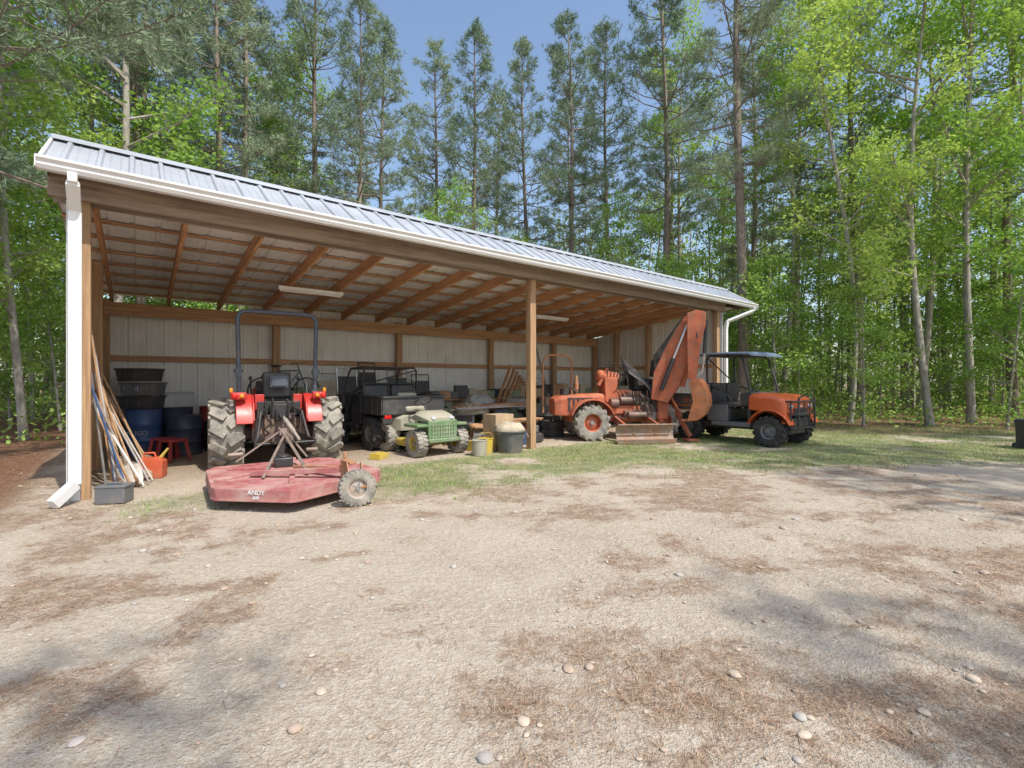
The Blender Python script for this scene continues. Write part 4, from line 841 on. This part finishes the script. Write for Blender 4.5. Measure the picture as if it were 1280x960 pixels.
# ------------------------------------------------------------------ TREES
def pine(seed,H,cs,Lm,tr,k=9,dens=1.15):
    r=random.Random(seed);g=G();ph=r.random()*6
    def C(z): return Vector((.18*math.sin(z*.25+ph)-.18*math.sin(ph),.15*math.sin(z*.2+ph*2)-.15*math.sin(ph*2),z))
    def R(z): return tr*max(0,1-z/H)**.75*(1+.25*math.exp(-z*2.5))+.012
    zs=[-.2,.3,1.2]+[1.2+(H-1.2)*i/12 for i in range(1,13)]
    g.tube([C(z) for z in zs],[R(max(z,0)) for z in zs],9)
    Ps=[];Ds=[];z=cs
    for i in range(8):
        zz=cs*r.uniform(.45,1);a=r.random()*6.28;g.cyl(C(zz),C(zz)+Vector((math.cos(a),math.sin(a),.1))*r.uniform(.3,1.1),.018,.006,5,False)
    while z<H-.25:
        f=(z-cs)/(H-cs);L=Lm*min(1,.55+f*1.8)*(1-f)**.62+.25
        for kk in range(r.choice((3,4,4,5))):
            if r.random()<.1 and f<.5: continue
            a=r.random()*6.28;l=L*r.uniform(.6,1.15);el=math.radians(-2+48*f+r.uniform(-12,12))
            d=Vector((math.cos(a)*math.cos(el),math.sin(a)*math.cos(el),math.sin(el)));p0=C(z)
            up=.18*l
            pts=[p0,p0+d*l*.4-Vector((0,0,.02*l)),p0+d*l*.75+Vector((0,0,up*.35)),p0+d*l+Vector((0,0,up))]
            rb=.012+.02*l/Lm*1.4;g.tube(pts,[rb,rb*.7,rb*.45,rb*.2],4)
            side=d.cross(Vector((0,0,1))).normalized()
            nt=int((4+l*4.2)*dens)
            for t in range(nt):
                q=r.uniform(.28,1.0)**.8
                i=min(2,int(q*3));pp=pts[i].lerp(pts[i+1],q*3-i)
                so=r.uniform(-1,1)*.42*l*(1.15-q)
                tip=pp+side*so+d*abs(so)*.6+Vector((0,0,abs(so)*.25+r.uniform(-.05,.1)))
                if abs(so)>.2: g.cyl(pp,tip,.008,.004,3,False)
                for m in range(3):
                    Ps.append(tip+Vector((r.gauss(0,.11),r.gauss(0,.11),r.gauss(0,.08))));Ds.append((d*.5+side*(1 if so>0 else -1)*.5+Vector((0,0,.5))))
        z+=r.uniform(.36,.66)
    for i in range(10): Ps.append(C(H-.04*i)+Vector((0,0,.05)));Ds.append(Vector((0,0,1)))
    P=np.array([tuple(p) for p in Ps]);D=nrmz(np.array([tuple(p) for p in Ds]))
    n=len(P)*k;P=np.repeat(P,k,0);D=np.repeat(D,k,0);d=nrmz(D*.7+unit(n));L=rng_.uniform(.16,.28,n)[:,None];w=nrmz(np.cross(d,unit(n)))*rng_.uniform(.008,.014,n)[:,None]
    V=np.stack([P-w,P+w,P+d*L],1)
    return mesh('trunk',g,BARKP,60,False),soup('crown',V,3,[NEED])
def hard(seed,H,cs,Rm,tr,nl,ls,lm=None,lean=.3):
    r=random.Random(seed);g=G();ph=r.random()*6
    def C(z): return Vector((lean*math.sin(z*.22+ph)-lean*math.sin(ph),lean*.7*math.sin(z*.3+ph*2)-lean*.7*math.sin(ph*2),z))
    def R(z): return tr*max(0,1-z/H)**.8*(1+.3*math.exp(-z*3))+.01
    zs=[-.2,.3,1]+[1+(H-1)*i/10 for i in range(1,11)]
    g.tube([C(z) for z in zs],[R(max(z,0)) for z in zs],8);cl=[]
    nb=int((H-cs)*2.4)
    for i in range(nb):
        z=cs+(H-cs)*(i+r.random())/nb*.98;f=(z-cs)/(H-cs)
        L=Rm*(math.sin(math.pi*min(.999,.18+f*.78)))**.7*r.uniform(.5,1.15)
        a=r.random()*6.28;el=math.radians(r.uniform(5,35)+25*f);d=Vector((math.cos(a)*math.cos(el),math.sin(a)*math.cos(el),math.sin(el)))
        p0=C(z);p1=p0+d*L*.5+Vector((r.uniform(-.1,.1),r.uniform(-.1,.1),.05));p2=p0+d*L+Vector((r.uniform(-.2,.2),r.uniform(-.2,.2),.12*L));rb=.008+.016*L
        g.tube([p0,p1,p2],[rb,rb*.6,rb*.25],5)
        for k in range(int(3+L*3)):
            q=r.uniform(.35,1);pp=p0.lerp(p2,q);dd=Vector((r.gauss(0,1),r.gauss(0,1),r.gauss(0,.5))).normalized()*r.uniform(.2,.7)
            g.cyl(pp,pp+dd,.007,.003,3,False);cl.append((pp+dd,r.uniform(.14,.36)))
        cl.append((p2,.3))
    c=np.array([tuple(p) for p,_ in cl]);sg=np.array([s for _,s in cl]);idx=rng_.integers(0,len(c),nl)
    P=c[idx]+rng_.normal(size=(nl,3))*sg[idx][:,None]*np.array([1,1,.55])
    return mesh('trunk',g,BARKD,60,False),soup('crown',leaves(P,ls,.9),4,[lm or LEAF])
pines=[pine(1,21,7.5,2.7,.15),pine(2,23,9,3.0,.18),pine(3,19,6.5,2.5,.15),pine(4,24,8.5,3.3,.20)]
hards=[hard(11,14,3.0,2.3,.09,8500,.13),hard(12,17,4.5,2.7,.11,10500,.135),hard(13,10,2.0,2.0,.06,7000,.125),hard(14,15.5,3.5,2.3,.085,9500,.13,None,.6)]
saps=[hard(21,4.2,.5,1.1,.030,3200,.105,LEAF2),hard(22,5.5,.8,1.3,.038,4000,.11,LEAF2),hard(23,3.0,.3,1.1,.025,2700,.10,LEAF2)]
def plant(kind,me,x,y,s,label,cat,group,rz=None,sz=1):
    T=thing(kind,label,cat,(x,y,-.02),rz if rz is not None else rnd.random()*6.28,group);T.scale=(s,s,s*sz)
    obj('trunk',me[0],T);obj('crown',me[1],T)
PL=[(8.45,17.6,3,.95),(6.9,22.5,1,1.0),(5.3,26.5,0,1.0),(2.6,23.5,2,1.02),(.7,28,1,.92),(-2.0,25,0,.96),(-4.6,28,3,.88),(-6.6,24.5,2,1.05),(-8.6,21.5,1,.95),(-11,19.5,3,.9),(-12.3,15.8,0,.95),(-10.2,16.8,2,.95),(-15.5,20,1,.95),(-18,15,3,.9),(-13.8,24.5,0,1.0),(-1,34,3,.9),(4,33,1,.95),(10,31,0,1.0),(14.2,19.6,2,1.05),(20.5,19.6,1,.95),(16,27,3,1.0),(12.5,25.5,2,1.1),(-6.2,19.3,0,.82)]
for x,y,k,s in PL:
    plant('pine_tree',pines[k],x,y,s,'tall loblolly pine with sparse needles behind shed' if abs(x)<13 else 'tall slender pine among green woodland trees','pine tree','pines around the shed')
nearp=pine(9,17,5.0,4.6,.2,14,1.8);plant('pine_tree',nearp,-8.7,7.5,1.0,'pine with low boughs reaching over shed roof','pine tree','pines around the shed',1.0)
sparse=pine(33,15,5.5,2.6,.13,8,.55)
for me_,x,y,s in((sparse,3.6,-4.4,.95),(sparse,8.3,-3.6,.9),(sparse,0.6,-5.6,.9),(pines[3],13.0,3.0,.8),(pines[0],16.5,8.5,.9),(sparse,10.8,1.6,.9)): plant('pine_tree',me_,x,y,s,'tall pine standing at the edge of sandy yard','pine tree','pines around the shed')
placed=[(x,y) for x,y,_,_ in PL]
def okd(x,y,m): return all((x-a)**2+(y-b)**2>m*m for a,b in placed)
def inforest(x,y,e=0):
    u,v=toS(x,y)
    if -1.2-e<u<16.6+e and v<7.2+e: return False
    if x>0: return u>16.6+e and y>14+e+max(0,(11-x))*.5 or v>7.2+e
    return v>7.2+e or (x<-9.4-e and y>9.5+e) or (x<-12 and y>2)
HL='slender young hardwood with bright green leaves in woodland'
for x,y,k,s in((11.4,16.2,3,1.0),(13.4,15.4,1,.95),(15.6,16.3,1,1.05),(18.0,16.4,3,1.1),(10.9,19.5,1,.95),(17.0,20.0,1,1.15),(-11.8,11.6,0,.9),(-13.6,12.6,3,1.0),(-12.6,10.0,2,1.0)):
    placed.append((x,y));plant('hardwood_tree',hards[k],x,y,s,HL,'tree','young hardwoods in the woods')
cnt=0
for t in range(6000):
    if cnt>=40: break
    x=rnd.uniform(-24,25);y=rnd.uniform(6,31)
    if not inforest(x,y,.8) or abs(x)>1.18*y+2: continue
    if .42<x/y<.54 and y<24: continue
    cen=toS(x,y)[1]>7.2 and -9<x<8
    if cen and (rnd.random()<.5): continue
    if not okd(x,y,2.0): continue
    placed.append((x,y));cnt+=1
    k=2 if cen and rnd.random()<.7 else rnd.randrange(4)
    plant('hardwood_tree',hards[k],x,y,rnd.uniform(.85,1.15)*(.8 if cen else 1),HL,'tree','young hardwoods in the woods',None,rnd.uniform(.9,1.1))
cnt=0
for t in range(8000):
    if cnt>=46: break
    x=rnd.uniform(-20,24);y=rnd.uniform(7,24)
    if not inforest(x,y,-.2) or abs(x)>1.18*y+2 or not okd(x,y,1.2): continue
    if x>-6 and x<7 and rnd.random()<.6: continue
    placed.append((x,y));cnt+=1
    plant('sapling',saps[rnd.randrange(3)],x,y,rnd.uniform(.8,1.25),'leafy green sapling at the woodland edge','sapling','saplings along the woodland edge')
def under():
    n=600;cs=[];M=36000
    while len(cs)<n:
        x=rnd.uniform(-28,30);y=rnd.uniform(5,36)
        if inforest(x,y,.1) and abs(x)<1.3*y+4: cs.append((x,y,rnd.uniform(.1,.9),rnd.uniform(.25,.6)))
    c=np.array(cs);i=rng_.integers(0,n,M);P=np.stack([c[i,0]+rng_.normal(size=M)*c[i,3],c[i,1]+rng_.normal(size=M)*c[i,3],np.abs(c[i,2]*.6+rng_.normal(size=M)*c[i,2]*.45)+.02],1)
    tag(obj('undergrowth',soup('undergrowth',leaves(P,.12,.8),4,[LEAF2])),'low green undergrowth on the woodland floor','undergrowth',kind='stuff')
under()
def far():
    n=110000;a=rng_.uniform(math.radians(-10),math.radians(190),n);R=rng_.uniform(32,44,n)
    cx=R*np.cos(a);cy=8+R*np.sin(a)
    z=rng_.random(n)**1.15*16
    side=np.abs(np.cos(a))
    keep=fbm(cx*.35+z*.1,cy*.35+z*.55,41,4)>(.36+(.016-.006*side)*z);P=np.stack([cx,cy,z],1)[keep]
    V=leaves(P,.45,.4)
    o=obj('far_woods_foliage',soup('far_woods_foliage',V,4,[FARL]));tag(o,'dense green woodland beyond the shed','woods',kind='stuff')
    g=G()
    for i in range(300):
        an=math.radians(rnd.uniform(-10,190));r=rnd.uniform(26,44);x=r*math.cos(an);y=8+r*math.sin(an);h=rnd.uniform(12,20);q=rnd.uniform(.05,.12)
        g.tube([(x,y,-.1),(x+rnd.uniform(-.3,.3),y,h*.5),(x+rnd.uniform(-.6,.6),y,h)],[q,q*.7,q*.2],6)
    tag(obj('far_woods_trunks',mesh('far_woods_trunks',g,BARKD,60,False)),'thin grey trunks deep in the woodland','woods',kind='stuff')
far()
# ------------------------------------------------------------------ light, sky, camera
el=math.radians(55);az=math.atan2(.72,-.69)
sd=Vector((math.sin(az)*math.cos(el),math.cos(az)*math.cos(el),math.sin(el)))
l=bpy.data.lights.new('sun','SUN');l.energy=4.6;l.angle=math.radians(.6);l.color=(1,.95,.87)
lo=bpy.data.objects.new('sun',l);COL.objects.link(lo);lo.rotation_euler=sd.to_track_quat('Z','Y').to_euler();lo.location=(10,-10,25)
w=bpy.data.worlds.new('World');sc.world=w;w.use_nodes=True;nt=w.node_tree;bg=nt.nodes['Background']
sk=nt.nodes.new('ShaderNodeTexSky');sk.sky_type='NISHITA';sk.sun_disc=False;sk.sun_elevation=el;sk.sun_rotation=az;sk.air_density=1.2;sk.dust_density=2.0;sk.ozone_density=1.6
nt.links.new(sk.outputs[0],bg.inputs[0]);bg.inputs[1].default_value=.22
sc.view_settings.view_transform='Standard';sc.view_settings.look='None';sc.view_settings.exposure=0
cam=bpy.data.cameras.new('camera');cam.sensor_width=36;cam.lens=36*600/1280;cam.shift_y=-3/1280;cam.clip_end=1500;cam.clip_start=.05
co=bpy.data.objects.new('camera',cam);COL.objects.link(co);co.location=(0,0,1.4);co.rotation_euler=(math.radians(90),0,0);sc.camera=co
